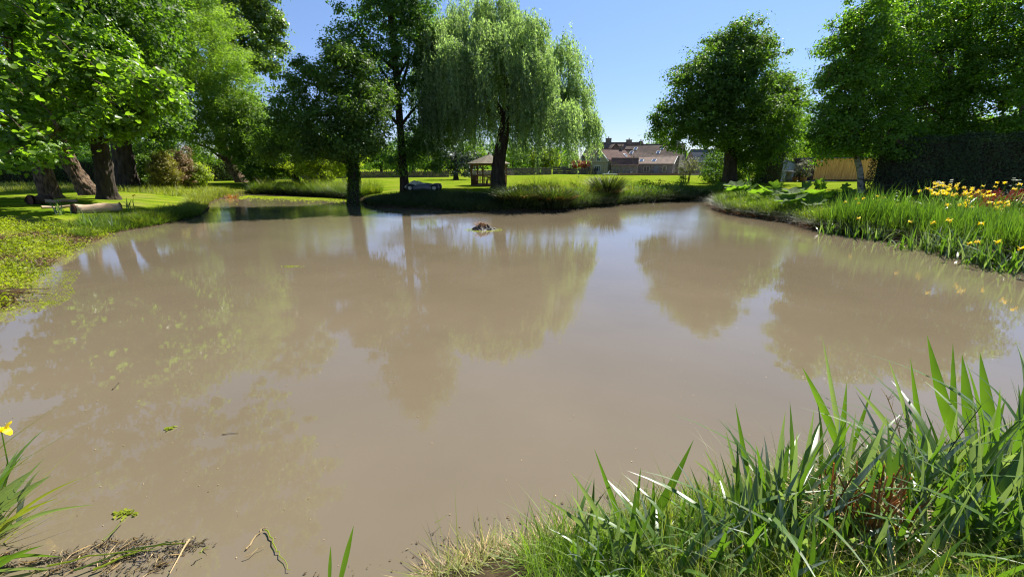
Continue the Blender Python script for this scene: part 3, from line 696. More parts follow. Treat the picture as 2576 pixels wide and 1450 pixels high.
# ---------------------------------------------------------------- timber building, shed, pots
D = 56.0; a = P(2047, 440, D); b_ = P(2200, 440, D)
r = thing('timber_building', ((a[0] + b_[0]) / 2, D, .8), 'timber garden building clad in upright golden planks beside the birch', 'building')
Wd = b_[0] - a[0]; Ht = P(2100, 398, D)[2] - .8
b = MB(); b.box((0, 2.1, Ht / 2), (Wd - .1, 4, Ht - .05)); b.build('inner_wall', M['darkwood'], r)
n = 22
for i in range(n):
    b = MB(); w_ = Wd / n
    b.box((-Wd / 2 + w_ * (i + .5), 0, Ht / 2 + .1), (w_ * .93, .06, Ht - .2)); o = b.build('plank', M['plank'], r); o.location.y = random.uniform(-.012, .012)
for i in range(12):
    b = MB(); w_ = 4.1 / 12; b.box((-Wd / 2 - .02, .1 + w_ * (i + .5), Ht / 2 + .1), (.05, w_ * .93, Ht - .2)); b.build('plank', M['darkwood'], r)
b = MB(); b.box((0, 2.05, Ht + .05), (Wd + .2, 4.4, .1)); b.build('roof', M['felt'], r)
b = MB(); b.box((0, -.02, .06), (Wd, .1, .14)); b.build('plinth', M['pvcblack'], r)
b = MB(); b.tube([(-Wd / 2 + .6, -.04, Ht - .3), (-Wd / 2 + .6, -.14, Ht - .3)], .13, 14); b.build('lamp', M['whitep'], r)
D = 60.0; q = P(1973, 440, D)
r = thing('garden_shed', (q[0], D, .8), 'small pale blue garden shed beside the clipped yew column', 'shed', rz=math.radians(-12))
hs = P(1973, 413, D)[2] - .8
for i in range(11):
    b = MB(); b.box((0, 0, hs / 11 * (i + .5)), (1.6, 1.8, hs / 11 * .96)); o = b.build('board', M['shedblue'], r); o.rotation_euler = (random.uniform(-.004, .004), 0, 0)
b = MB()
for sg in (-1, 1):
    a = [(sg * .98, -1.05, hs - .05), (sg * .98, 1.05, hs - .05), (0, 1.05, hs + .5), (0, -1.05, hs + .5)]
    b.add(a + [(v[0], v[1], v[2] + .06) for v in a], [(0, 1, 2, 3), (4, 7, 6, 5), (0, 4, 5, 1), (1, 5, 6, 2), (3, 7, 4, 0), (2, 6, 7, 3)])
b.build('roof', M['felt'], r)
b = MB(); b.add([(-.8, -.9, hs), (.8, -.9, hs), (0, -.9, hs + .42), (-.8, .9, hs), (.8, .9, hs), (0, .9, hs + .42)], [(0, 1, 2), (3, 5, 4)]); b.build('gable', M['shedblue'], r)
def pot(X, D, sz, label, m=M['terracotta'], prof=((.3, 0), (.38, .15), (.42, .5), (.45, .55), (.4, .55), (.38, .5))):
    q = P(X, 440, D); V, Fc = tube([(0, 0, p[1] * sz) for p in prof], [p[0] * sz for p in prof], 16)
    o = mesh('plant_pot', V, Fc, m, None, True); o.location = (q[0], D, .8); return tag(o, label, 'pot')
pot(1999, 55, 1.0, 'round terracotta pot at the foot of the small shed'); pot(2021, 54, 1.05, 'terracotta pot below the silvery olive tree')
pot(1984, 54, 1.25, 'mushroom shaped staddle stone in front of the garden shed', M['stone'], ((.42, 0), (.3, .4), (.22, .8), (.25, .85), (.6, .88), (.58, .98), (.3, 1.05)))
q0, q1 = P(1990, 440, 54), P(2060, 440, 54)
mb = MB(); mb.box(((q0[0] + q1[0]) / 2 + 1.0, 58.6, .83), (8, 7, .08)); tag(mb.build('patio', M['paving']), kind='structure')
# ---------------------------------------------------------------- trees
def B(X, Y, rX, rY, D, rD=None):
    c = P(X, Y, D); k = mpp(D); r = np.array([rX * k, (rD or (rX + rY) / 2 * k), rY * k]); return c, r
def crown(blobs, nclump, per, cr, size, aspect=.6, tmpl=DIAMOND, flat=.6, droop=0.0, shell=.5, up=.5):
    Wt = np.array([(b[1].prod()) ** (2 / 3) for b in blobs]); Wt = Wt / Wt.sum()
    k = rng.choice(len(blobs), nclump, p=Wt)
    C = np.array([b[0] for b in blobs])[k]; R = np.array([b[1] for b in blobs])[k]
    d = unit(rng.normal(size=(nclump, 3)))
    rr = shell + (1 - shell) * rng.random((nclump, 1)) ** .5
    rr *= 1 + .12 * rng.normal(size=(nclump, 1)) + .24 * (rng.random((nclump, 1)) > .85)
    cc = C + d * R * rr
    cs = cr * rng.uniform(.55, 1.35, nclump)
    n = nclump * per; j = np.repeat(np.arange(nclump), per)
    off = rng.normal(size=(n, 3)) * .5; off[:, 2] *= flat
    Pn = cc[j] + off * cs[j][:, None]
    Pn[:, 2] -= droop * np.hypot(off[:, 0], off[:, 1]) * cs[j]
    N = unit(off) * .7 + d[j] * .25 + np.array([0, 0, up]) + rng.normal(size=(n, 3)) * .4
    sz = size * rng.uniform(.5, 1.45, n)
    return leaves(Pn, N, sz, aspect, tmpl), cc
def limbs(root, trunk, tr, blobs, cc, bark, nl=10, ntw=40, lo=.35):
    """limbs from the trunk to the blobs, thin boughs on to leaf clumps"""
    tp = np.array(trunk)
    ends = []
    for c, r_ in blobs[:nl]:
        i = int(np.argmin(np.abs(tp[:, 2] - (c[2] - r_[2] * 1.1)) + 0.3 * np.hypot(tp[:, 0] - c[0], tp[:, 1] - c[1])))
        i = max(i, int(lo * (len(tp) - 1))); s = tp[i]
        mid = (s + c) / 2 + np.array([random.uniform(-.4, .4), random.uniform(-.4, .4), random.uniform(.1, .5)])
        pth = smooth_path([s, mid, c + (0, 0, r_[2] * .2)], 5)
        r0 = min(tr[i] * .55, .2); V, Fc = tube(pth, np.linspace(r0, .03, len(pth)), 7, .1, False)
        mesh('limb', V, Fc, bark, root, True)
        ends += pth[4:]
    if ntw and len(cc):
        ends = np.array(ends + [tp[k] for k in range(int(len(tp) * .5), len(tp))]); b = MB()
        for q in cc[rng.choice(len(cc), min(ntw, len(cc)), replace=False)]:
            e = ends[np.argmin(((ends - q) ** 2).sum(1))]
            if np.linalg.norm(e - q) > 7: continue
            m_ = (e + q) / 2 + rng.normal(size=3) * .25
            b.tube([e, m_, q], [.05, .03, .012], 4, 0, False)
        if b.V: tag(b.build('twig', bark, root), kind='stuff')
def tree(name, label, base, trunk, tr, blobs, leaf, bark, nclump, per, cr, size, cat='tree', group=None, nl=10, ntw=60, lo=.35, flare=1.35, rough=.12, nring=14, **kw):
    """base & trunk in world coordinates, mesh data stored relative to the root at the base"""
    root = thing(name, base, label, cat, group)
    b0 = np.array(base)
    tp = smooth_path([np.array(t) - b0 for t in trunk], 12 if nring > 14 else 6); n = len(tp); nring = 64 if nring > 14 else nring
    tp[0] = tp[0] - np.array([0, 0, .35])
    rad = np.interp(np.linspace(0, 1, n), np.linspace(0, 1, len(tr)), tr)
    rad = [r_ * (1 + (flare - 1) * math.exp(-i / (3.2 if nring > 14 else 1.6))) for i, r_ in enumerate(rad)]
    V, Fc = tube(tp, rad, nring, rough, False); V = ridged(V, nring, .13) if nring > 14 else V; mesh('trunk', V, Fc, bark, root, True)
    bl = [(c - b0, r_) for c, r_ in blobs]
    (V, Fc), cc = crown(bl, nclump, per, cr, size, **kw)
    mesh('crown', V, Fc, leaf, root)
    if nl: limbs(root, tp, rad, bl, cc, M['bark'] if bark is M['birchbark'] else bark, nl, ntw, lo)
    return root, cc
def px_trunk(base, pts, D): return [np.array(base)] + [P(x, y, D) for x, y in pts]
def plainbush(name, label, blobs, leaf, nclump, per, cr, size, cat='bush', group=None, z=.78, stems=5, bark=None, **kw):
    c0 = blobs[0][0]; base = np.array([c0[0], c0[1], z]); root = thing(name, base, label, cat, group)
    bl = [(c - base, r_) for c, r_ in blobs]
    (V, Fc), cc = crown(bl, nclump, per, cr, size, **kw)
    V[:, 2] = np.maximum(V[:, 2], .0)
    mesh('foliage', V, Fc, leaf, root)
    b = MB()
    for i in range(stems):
        c, r_ = bl[i % len(bl)]; a = random.random() * 6.28
        b.tube([(c[0] * .6 + .15 * math.cos(a), c[1] * .6 + .15 * math.sin(a), -.1), (c[0] * .8 + .2 * math.cos(a), c[1] * .8, c[2] * .5), (c[0] + r_[0] * .4 * math.cos(a), c[1] + r_[1] * .4 * math.sin(a), c[2] + r_[2] * .3)], [.05, .04, .015], 6, 0, False)
    b.build('stem', bark or M['barkdk'], root)
    return root

# --- left: broad-leaved trees leaning over the lawn
zl = .75
b1 = gp(128, 500, zl); D1 = b1[1]
bl = [B(40, 130, 190, 130, 21), B(120, 250, 120, 80, 21.5), B(255, 205, 90, 60, 22), B(50, 315, 95, 50, 20), B(340, 235, 80, 34, 22), B(30, 10, 170, 110, 20.5), B(-80, 250, 110, 150, 20), B(400, 215, 50, 24, 22), B(150, 330, 70, 35, 20), B(235, 300, 55, 45, 21), B(15, 395, 45, 30, 18.5), B(95, 395, 40, 18, 18)] + [(np.array(c_), np.array(q_)) for c_, q_ in (((-18, 23, 15.5), (5, 5, 4)), ((-21, 20, 18), (5, 5, 4)), ((-15.5, 23, 19), (3.5, 4, 3.5)), ((-24, 18, 15), (5, 5, 5)))]
r1, cc1 = tree('plane_tree', 'broad leaved tree at far left, leftmost leaning trunk, bright lobed leaves hanging low', b1, px_trunk(b1, [(112, 440), (92, 370), (60, 260), (20, 100)], D1), [.47, .43, .38, .3, .2], bl, M['plane'], M['bark'], 640, 80, .6, .21, nl=11, ntw=90, tmpl=LOBED, aspect=.95, flat=.5, shell=.35, nring=18)
# 300 nearest leaves as single parts, on low hanging sprays
V, Fc = leaves(np.zeros((1, 3)), np.array([[0, 0, 1.]]), 1.0, .95, LOBED, axis=np.array([[0, 1., 0]]))
proto = None
tw = MB(); cnt = 0
for (X, Y, D) in [(100, 408, 17.5), (60, 330, 17), (115, 350, 17.5), (190, 385, 18.5), (245, 330, 19), (330, 300, 19.5), (410, 235, 20), (450, 212, 20), (15, 300, 16), (20, 150, 16), (90, 60, 16.5), (180, 130, 17), (130, 200, 17), (240, 170, 18), (12, 415, 17), (285, 245, 18.5), (60, 240, 16), (350, 200, 19.5)]:
    q = P(X, Y, D) - b1
    e = P(X - 60, Y - 50, D + 2.5) - b1
    tw.tube([e, (e + q) / 2 + np.array([0, 0, .15]), q], [.03, .02, .008], 5, 0, False)
    for i in range(16 if cnt < 284 else 0):
        u = random.random(); s = e + (q - e) * (.35 + .75 * u) + rng.normal(size=3) * (.28, .28, .2)
        if proto is None:
            proto = mesh('leaf', V, Fc, M['plane'], r1); o = proto; o.location = tuple(s)
        else: o = inst(proto, r1, s)
        o.scale = (random.uniform(.2, .31),) * 3; o.rotation_euler = (random.uniform(-.9, .9), random.uniform(-.9, .9), random.uniform(0, 6.28)); cnt += 1
tw.build('spray_twig', M['bark'], r1)
b2 = gp(232, 490, zl + .05); D2 = b2[1]
bl = [B(200, 90, 120, 110, 29), B(300, 60, 110, 90, 30), B(120, 180, 110, 90, 28), B(230, 260, 110, 70, 28), B(150, 10, 150, 90, 29), B(170, 330, 90, 45, 27)]
tree('leaning_broadleaf_tree', 'broad leaved tree whose sunlit trunk leans left, second trunk from the left edge', b2, px_trunk(b2, [(204, 455), (178, 410), (150, 345), (120, 200)], D2), [.56, .45, .39, .34, .22], bl, M['dkbroad'], M['bark'], 420, 72, .95, .27, nl=6, flare=1.5, nring=18)
b3 = gp(272, 500, zl); D3 = b3[1]
bl = [B(235, 205, 90, 60, 26), B(320, 235, 75, 45, 26.5), B(285, 290, 80, 50, 26), B(385, 245, 55, 32, 26), B(255, 140, 60, 45, 26)]
tree('upright_broadleaf_tree', 'broad leaved tree with upright dark ridged trunk, third from the left edge', b3, px_trunk(b3, [(264, 440), (254, 385), (248, 320), (240, 180)], D3), [.45, .42, .40, .33, .2], bl, M['plane'], M['barkdk'], 380, 70, .65, .21, nl=5, tmpl=LOBED, aspect=.9, nring=18)
b4 = gp(322, 476, zl); D4 = b4[1]
bl = [B(290, 110, 95, 90, 38), B(355, 210, 60, 55, 39), B(270, 0, 130, 80, 38), B(385, 300, 60, 40, 38), B(360, 60, 55, 50, 39)]
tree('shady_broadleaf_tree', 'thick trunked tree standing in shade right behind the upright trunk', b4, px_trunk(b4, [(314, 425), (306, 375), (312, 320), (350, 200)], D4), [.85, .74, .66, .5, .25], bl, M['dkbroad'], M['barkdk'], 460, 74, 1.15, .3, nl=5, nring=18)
# crack willow with the leaning trunk
b5 = gp(607, 452, .8); b5[0:2] *= 52 / b5[1]; D5 = 52.
bl = [B(430, 100, 110, 100, 50), B(530, 150, 95, 95, 50), B(590, 220, 62, 85, 50), B(470, 250, 110, 70, 49), B(560, 320, 80, 65, 50), B(620, 330, 48, 90, 50), B(635, 290, 35, 60, 50), B(480, 40, 70, 60, 52), B(400, 340, 70, 40, 50), B(500, 360, 50, 50, 51), B(450, -20, 110, 60, 53), B(400, 200, 80, 70, 49), B(580, 280, 60, 60, 49)]
tree('crack_willow', 'feathery yellow green willow with a pale leaning trunk at the back left of the pond', b5, px_trunk(b5, [(593, 435), (578, 405), (562, 372), (545, 330), (500, 200)], D5), [.62, .55, .5, .48, .4, .2], bl, M['crack'], M['bark'], 1500, 90, .85, .22, nl=10, ntw=120, aspect=.4, shell=.4)
b6 = gp(560, 447, .8); b6[0:2] *= 66 / b6[1]
bl = [B(610, 60, 85, 75, 66), B(655, 110, 48, 75, 66), B(560, 20, 100, 70, 67), B(600, -60, 90, 80, 66), B(690, 165, 18, 20, 66), B(520, 130, 70, 80, 67), B(685, 75, 20, 30, 66), B(640, 165, 30, 25, 66)]
tree('poplar_tree', 'tall glossy leaved poplar rising behind the feathery willow', b6, px_trunk(b6, [(560, 300), (580, 150), (590, 0)], 66), [.5, .4, .3, .2], bl, M['poplar'], M['bark'], 480, 84, 1.05, .32, nl=8, aspect=.85)
# lit bushes left of the cove
plainbush('hazel_bush', 'bright green bushy hazel at the water end of the dark hedge', [B(650, 430, 32, 36, 48), B(640, 385, 55, 50, 50), B(620, 300, 40, 60, 52), B(640, 340, 48, 50, 51)], M['bushy'], 420, 70, .6, .22)
plainbush('leafy_elder', 'leafy green bush between the thick shady trunk and the golden conifer', [B(365, 435, 34, 40, 40), B(380, 390, 45, 40, 42)], M['bushy'], 200, 70, .55, .2)
plainbush('golden_conifer', 'rounded yellowish conifer bush on the left lawn', [B(413, 433, 24, 40, 38.5)], M['conifer'], 220, 90, .32, .12, shell=.6)
plainbush('dry_shrub', 'twiggy dry brown shrub beside the golden conifer', [B(458, 425, 25, 48, 41)], M['drybush'], 160, 70, .35, .11, shell=.3)
plainbush('arching_shrub', 'low green arching shrub right of the dry brown shrub', [B(492, 440, 26, 28, 42)], M['lime'], 100, 60, .45, .17)
# far hedges: dark clipped body
def hedge(name, label, pts, h, wd, leaf, dens, size, z=.75, cat='hedge'):
    p0 = np.array(pts[0]); root = thing(name, (p0[0], p0[1], z), label, cat)
    Vs = []; core = MB()
    for a, b in zip(pts[:-1], pts[1:]):
        a, b = np.array(a, float), np.array(b, float); L = np.linalg.norm(b - a); d = (b - a) / L; nr_ = np.array([-d[1], d[0]])
        core.box((*((a + b) / 2 - p0), h * .46), (L + wd * .25, wd * .72, h * .9), math.atan2(d[1], d[0]))
        n = int(L * (2 * h + wd) * dens); u = rng.uniform(-.3 * wd, L + .3 * wd, n); face = rng.random(n) * (2 * h + wd)
        off = np.where(face < h, -wd / 2, np.where(face < 2 * h, wd / 2, 0)); zz = np.where(face < h, face, face - h)
        top = face >= 2 * h; off = np.where(top, (face - 2 * h) - wd / 2, off); zz = np.where(top, h, zz)
        bulge = .16 * (np.sin(u * 1.7) + np.sin(u * 4.1 + zz * 3)) * .6 + rng.normal(size=n) * .07
        xy = a + d * u[:, None] + nr_ * (off + np.sign(off) * bulge * (~top))[:, None] - p0
        zz = zz + np.where(top, bulge, 0)
        N = np.column_stack([nr_[0] * np.sign(off) * (~top), nr_[1] * np.sign(off) * (~top), top * 1.0]) + rng.normal(size=(n, 3)) * .6 + (0, 0, .25)
        Vs.append(leaves(np.column_stack([xy, zz]), N, size * rng.uniform(.6, 1.4, n), .55))
    V, Fc = cat_mesh(Vs); mesh('foliage', V, Fc, leaf, root)
    core.build('inner_branches', M['barkdk'], root); return root
hedge('field_hedge', 'long dark clipped hedge behind the trees on the left', [g(-250, 470), g(150, 462), g(430, 458), g(700, 452)], 2.6, 1.6, M['dkbroad'], 70, .17)
hedge('yew_hedge', 'tall dark yew hedge at the right edge behind the flower border', [(P(2215, 450, 31.5)[0], 31.5), (P(2400, 450, 29)[0], 29), (P(2640, 450, 26.5)[0], 26.5), (P(2990, 450, 24)[0], 24)], 3.75, 2.6, M['yew'], 420, .11)
# left oak with ivy, over the cove
b7 = onground(*gp(885, 503, .35)[:2]); D7 = b7[1]
bl = [B(865, 185, 66, 58, 29), B(800, 230, 55, 45, 29.5), B(725, 205, 28, 22, 30), B(735, 285, 52, 45, 30), B(690, 325, 42, 40, 30.5), B(665, 378, 34, 30, 31), B(722, 385, 60, 24, 30), B(820, 320, 78, 48, 28.5), B(895, 275, 75, 60, 28.5), B(935, 340, 45, 32, 28), B(845, 128, 30, 24, 29.5), B(800, 375, 60, 22, 28.5), B(880, 372, 62, 26, 27.5), B(950, 245, 34, 36, 29.5), B(765, 165, 20, 18, 30)]
r7, _ = tree('oak_tree', 'dark spreading oak with ivy clad trunk where the clear cove meets the pond', b7, px_trunk(b7, [(890, 455), (886, 400), (888, 340), (880, 230)], D7), [.38, .35, .32, .27, .15], bl, M['oak'], M['barkdk'], 600, 84, .6, .165, nl=12, ntw=140, flare=1.6)
n = 2600; u = rng.random(n); a = rng.random(n) * 6.28
tp = np.array(px_trunk(b7, [(890, 455), (886, 400), (888, 360)], D7)) - b7
cxyz = np.stack([np.interp(u * 3, range(4), tp[:, k]) for k in range(3)], 1); rr = .38 - .06 * u + rng.random(n) * .12
mesh('ivy', *leaves(cxyz + np.column_stack([np.cos(a) * rr, np.sin(a) * rr, 0 * a]), np.column_stack([np.cos(a), np.sin(a), .5 + 0 * a]) + rng.normal(size=(n, 3)) * .4, .12, .9), M['dkbroad'], r7)
# slim alder
b8 = gp(1019, 479, .78); D8 = b8[1]
bl = [B(990, 40, 75, 90, D8), B(890, 85, 46, 70, D8), B(940, 155, 76, 60, D8 - .5), B(1030, 120, 62, 90, D8), B(1090, 130, 26, 60, D8), B(960, -50, 90, 80, D8), B(1060, -20, 50, 90, D8), B(1080, 250, 60, 60, D8 - .5), B(1050, 340, 75, 55, D8 - .5), B(950, 250, 70, 50, D8 - .8), B(1000, 400, 55, 30, D8), B(985, -130, 75, 90, D8), B(970, -200, 40, 50, D8), B(1090, 400, 40, 30, D8)]
tree('alder_tree', 'tall slim straight trunked tree left of the weeping willow', b8, px_trunk(b8, [(1014, 410), (1005, 300), (996, 180), (985, 60), (975, -80), (970, -200)], D8), [.36, .31, .27, .24, .2, .14, .08], bl, M['alder'], M['barkdk'], 680, 84, .72, .185, nl=13, ntw=150, lo=.1, flare=1.3, shell=.3)

# weeping willow
b9 = onground(*gp(1253, 477, .78)[:2]); D9 = b9[1]
root = thing('weeping_willow', b9, 'large weeping willow on the far bank with a dark leaning trunk', 'tree')
tp = smooth_path([p - b9 for p in [b9 - (0, 0, .3)] + [P(x, y, D9) for x, y in [(1252, 440), (1258, 390), (1268, 330), (1275, 290)]]], 6)
V, Fc = tube(tp, np.interp(np.linspace(0, 1, len(tp)), [0, .12, .4, 1], [.78, .62, .50, .42]), 64, .1, False); V = ridged(V, 64, .12); mesh('trunk', V, Fc, M['barkdk'], root, True)
fork = tp[-1]; ends = []
for pts in ([(1240, 250), (1190, 170), (1150, 60)], [(1300, 240), (1320, 160), (1290, 40)], [(1310, 260), (1370, 200), (1400, 120)], [(1225, 280), (1150, 250), (1100, 170)], [(1280, 240), (1250, 130), (1230, 30)], [(1330, 270), (1390, 270), (1430, 230)]):
    dd = random.uniform(-3.2, 3.2)
    pth = smooth_path([fork - (0, 0, .3)] + [P(x, y, D9 + dd * (i + 1) / 3) - b9 for i, (x, y) in enumerate(pts)], 5)
    V, Fc = tube(pth, np.linspace(.3, .04, len(pth)), 8, .08, False); mesh('limb', V, Fc, M['barkdk'], root, True); ends += pth
tops = [  # (X, Y, rX, rY, dD, hang length px)
    (1120, 80, 60, 60, 0, 190), (1190, 40, 60, 45, 1, 150), (1250, 20, 60, 35, .6, 130), (1320, 70, 55, 50, -.6, 190), (1160, 140, 60, 50, -1.4, 180), (1250, 100, 70, 50, 1.4, 190), (1240, 90, 50, 40, -1.2, 100),
    (1415, 130, 42, 48, .5, 180), (1075, 190, 34, 55, 1, 180), (1070, 110, 25, 30, 0, 120), (1110, 240, 45, 50, -1, 140), (1190, 200, 40, 50, -.8, 160), (1340, 170, 50, 50, -1.5, 200), (1370, 220, 50, 50, 1, 180), (1450, 230, 34, 55, .3, 140),
    (1475, 300, 28, 38, 0, 90), (1410, 280, 45, 40, -1.5, 120), (1345, 280, 40, 35, -.5, 115), (1310, 260, 40, 40, 1.8, 130), (1150, 300, 40, 35, .5, 95), (1090, 310, 35, 35, .6, 70), (1210, 300, 40, 35, 1.8, 100), (1440, 330, 40, 35, .4, 70), (1270, 200, 60, 50, 2, 190)]
cx = []; sg = 0
for (X, Y, rX, rY, dD, hang) in tops:
    c, r_ = B(X, Y, rX, rY, D9 + dD * 2.0, rX * .032 * 1.35); k = mpp(D9); ns = int(3.0 * rX * rY ** .6 / 6.0)
    for i in range(ns):
        if i % 7 == 0:
            dg = unit(rng.normal(size=3)); dg[2] = abs(dg[2]) * .9 - .25; fg = rng.uniform(.45, 1.1); hg = rng.uniform(.3, 1.05)
        d = dg + rng.normal(size=3) * .13
        st = c + d * r_ * fg - b9 + rng.normal(size=3) * .12
        L = hang * k * hg * rng.uniform(.45, 1.1)
        L = min(L, st[2] - 1.55 + rng.uniform(-.1, .7))
        if L < .6: continue
        m_ = int(L / .062); s = np.sort(rng.random(m_))
        out = d[:2] / (np.hypot(*d[:2]) + .1)
        sway = rng.normal(size=2) * .22 + (.12, 0)
        p = np.column_stack([st[0] + out[0] * .5 * np.sqrt(s) + sway[0] * s, st[1] + out[1] * .5 * np.sqrt(s) + sway[1] * s, st[2] + .25 * np.sin(np.minimum(s * 6, 3.14)) * .6 - s * L])
        cx.append(p + rng.normal(size=p.shape) * (.085 * (1 - .5 * s[:, None])))
cx = np.concatenate(cx); n = len(cx)
ax = np.column_stack([rng.normal(size=n) * .4, rng.normal(size=n) * .4, -np.ones(n)])
mesh('crown', *leaves(cx, rng.normal(size=(n, 3)) + (0, -.2, .2), .22 * rng.uniform(.7, 1.3, n), .30, axis=ax), M['willow'], root)
print('willow leaves', n)

# right oak
b10 = gp(1836, 464, .8); D10 = b10[1]
bl = [B(1835, 150, 75, 70, D10), B(1790, 210, 90, 75, D10 - 1), B(1880, 190, 75, 80, D10 + 1), B(1760, 290, 85, 65, D10 - 1), B(1860, 290, 100, 70, D10 - 1.5), B(1930, 300, 72, 80, D10 + 2), B(1690, 320, 48, 50, D10), B(1665, 290, 22, 28, D10), B(1790, 355, 50, 30, D10 - 1), B(1900, 370, 70, 35, D10), B(1960, 260, 55, 60, D10 + 3), B(1845, 105, 45, 30, D10), B(1985, 330, 30, 45, D10 + 3)]
tree('great_oak', 'big rounded oak standing alone between the houses and the shed', b10, px_trunk(b10, [(1836, 420), (1838, 370), (1842, 300), (1845, 180)], D10), [.75, .62, .55, .42, .2], bl, M['oak'], M['barkdk'], 1080, 90, .82, .235, nl=12, ntw=100, flare=1.35, lo=.25)
b = B(1997, 300, 30, 70, 62); tree('bright_ash_tree', 'bright green tree just behind the right side of the lone oak', gp(2000, 452, .8), [gp(2000, 452, .8), P(2000, 400, 62), P(1998, 330, 62)], [.25, .2, .1], [B(1985, 290, 35, 80, 62), B(2005, 350, 25, 50, 62)], M['bushy'], M['bark'], 200, 40, .9, .22, nl=2, ntw=10)
# shrubs under and right of it
plainbush('dark_laurel', 'dark dense laurel shrubs below the lone oak', [B(1800, 425, 30, 42, 49), B(1880, 420, 38, 45, 49), B(1845, 430, 30, 36, 51)], M['dkbroad'], 330, 46, .6, .17, shell=.6)
hedge('yew_column', 'dark clipped column of yew left of the pale blue shed', [(P(1916, 440, 50)[0], 50), (P(1952, 440, 50)[0], 50.2)], 3.7, 2.0, M['yew'], 300, .12)
plainbush('clipped_box', 'rounded clipped shrub with yellow green top behind the shed', [B(1994, 424, 21, 22, 66)], M['box'], 60, 70, .6, .14, shell=.8)
plainbush('olive_bush', 'silvery olive tree in a terracotta pot', [B(2028, 422, 18, 20, 54), B(2012, 428, 12, 14, 54)], M['olive'], 80, 50, .35, .12, cat='tree')
plainbush('olive_sapling', 'small feathery sapling on the lawn edge left of the lone oak', [B(1735, 417, 22, 18, 52), B(1722, 428, 14, 12, 52)], M['olive'], 50, 34, .45, .14, cat='tree')
plainbush('young_shrub', 'young bright shrub on the grass bank below the houses', [B(1716, 456, 11, 12, 39)], M['lime'], 26, 26, .2, .1)
# birches
b11 = gp(2167, 486, .78); D11 = b11[1]
bl = [B(2170, 300, 80, 70, D11), B(2120, 240, 65, 75, D11), B(2200, 190, 100, 90, D11), B(2110, 330, 60, 50, D11 - .5), B(2180, 90, 85, 80, D11 + .5), B(2090, 290, 32, 60, D11), B(2230, 350, 80, 45, D11 - 1), B(2100, 375, 50, 25, D11), B(2140, 150, 55, 60, D11), B(2190, 20, 60, 50, D11), B(2075, 210, 18, 20, D11), B(2060, 350, 20, 40, D11)]
tree('birch_tree', 'white barked birch with its trunk at the left end of the yew hedge', b11, px_trunk(b11, [(2163, 430), (2155, 390), (2150, 300), (2165, 180), (2170, 60)], D11), [.22, .19, .17, .14, .1, .06], bl, M['birch'], M['birchbark'], 640, 84, .6, .155, nl=12, ntw=120, flare=1.4, lo=.3, droop=.3, aspect=.75)
for i, (X, D, lb) in enumerate(((2390, 33, 'birch rising behind the middle of the tall yew hedge'), (2580, 31, 'birch rising behind the yew hedge at the right edge'), (2290, 37, 'birch behind the left part of the yew hedge, crown joining the white trunked birch'))):
    q = gp(X, 480, .78); q[0:2] = P(X, 480, D)[0:2]
    bl = [B(X - 60, 280, 90, 75, D), B(X + 50, 270, 90, 80, D), B(X - 30, 160, 100, 80, D), B(X + 60, 120, 90, 80, D), B(X, 340, 110, 40, D), B(X - 20, 40, 90, 70, D), B(X + 10, -10, 90, 60, D)]
    tree('birch_tree', lb, q, px_trunk(q, [(X - 4, 400), (X - 10, 300), (X + 5, 150), (X, 0)], D), [.2, .18, .15, .11, .05], bl, M['birch'], M['birchbark'], 440, 84, .72, .17, nl=7, ntw=80, droop=.3, aspect=.75)
# background trees: one source per kind, copied
def bgtree(name, label, leaf, hgt, wid, X, D, cat='tree', nclump=150, per=40, size=.32, dk=1.0, group='background trees and bushes'):
    base = np.array([P(X, 430, D)[0], D, .78])
    bl = [(base + (wid * random.uniform(-.3, .3), random.uniform(-.2, .2) * wid, hgt * z_), np.array([wid * .38, wid * .38, hgt * .26])) for z_ in (.3, .45, .6, .74)] + [(base + (s * wid * .28, 0, hgt * .42), np.array([wid * .28, wid * .3, hgt * .24])) for s in (-1, 1)]
    return tree(name, label, base, [base, base + (0, 0, hgt * .3), base + (.2, 0, hgt * .7)], [.35, .28, .12], bl, leaf, M['barkdk'], nclump, per, hgt * .09, size, cat=cat, group=group, nl=3, ntw=0)[0]
bgtree('apple_tree', 'small yellow green apple tree on the lawn left of the ivy clad oak', M['lime'], 4.9, 7.0, 812, 46, nclump=330, per=60, size=.18, group='small trees on the far lawn')
bgtree('laurel_bush', 'big leaved dark green bush behind the small apple tree', M['bushy'], 6.2, 8.0, 742, 50, cat='bush', nclump=300, per=60, size=.28, group='small trees on the far lawn')
bgtree('dark_plum_tree', 'small dark blue green tree in front of the field gate', M['blue'], 5.6, 5.5, 1146, 62, nclump=200, per=36, size=.22, group='small trees on the far lawn')
srcs = []
kinds = [('bushy', 'field_maple', 9, 10), ('dkbroad', 'field_oak', 11, 11), ('alder', 'hedgerow_tree', 8, 9), ('lime', 'field_hawthorn', 5.5, 6)]
wh = {(20): 'behind the field hedge at the left edge'}
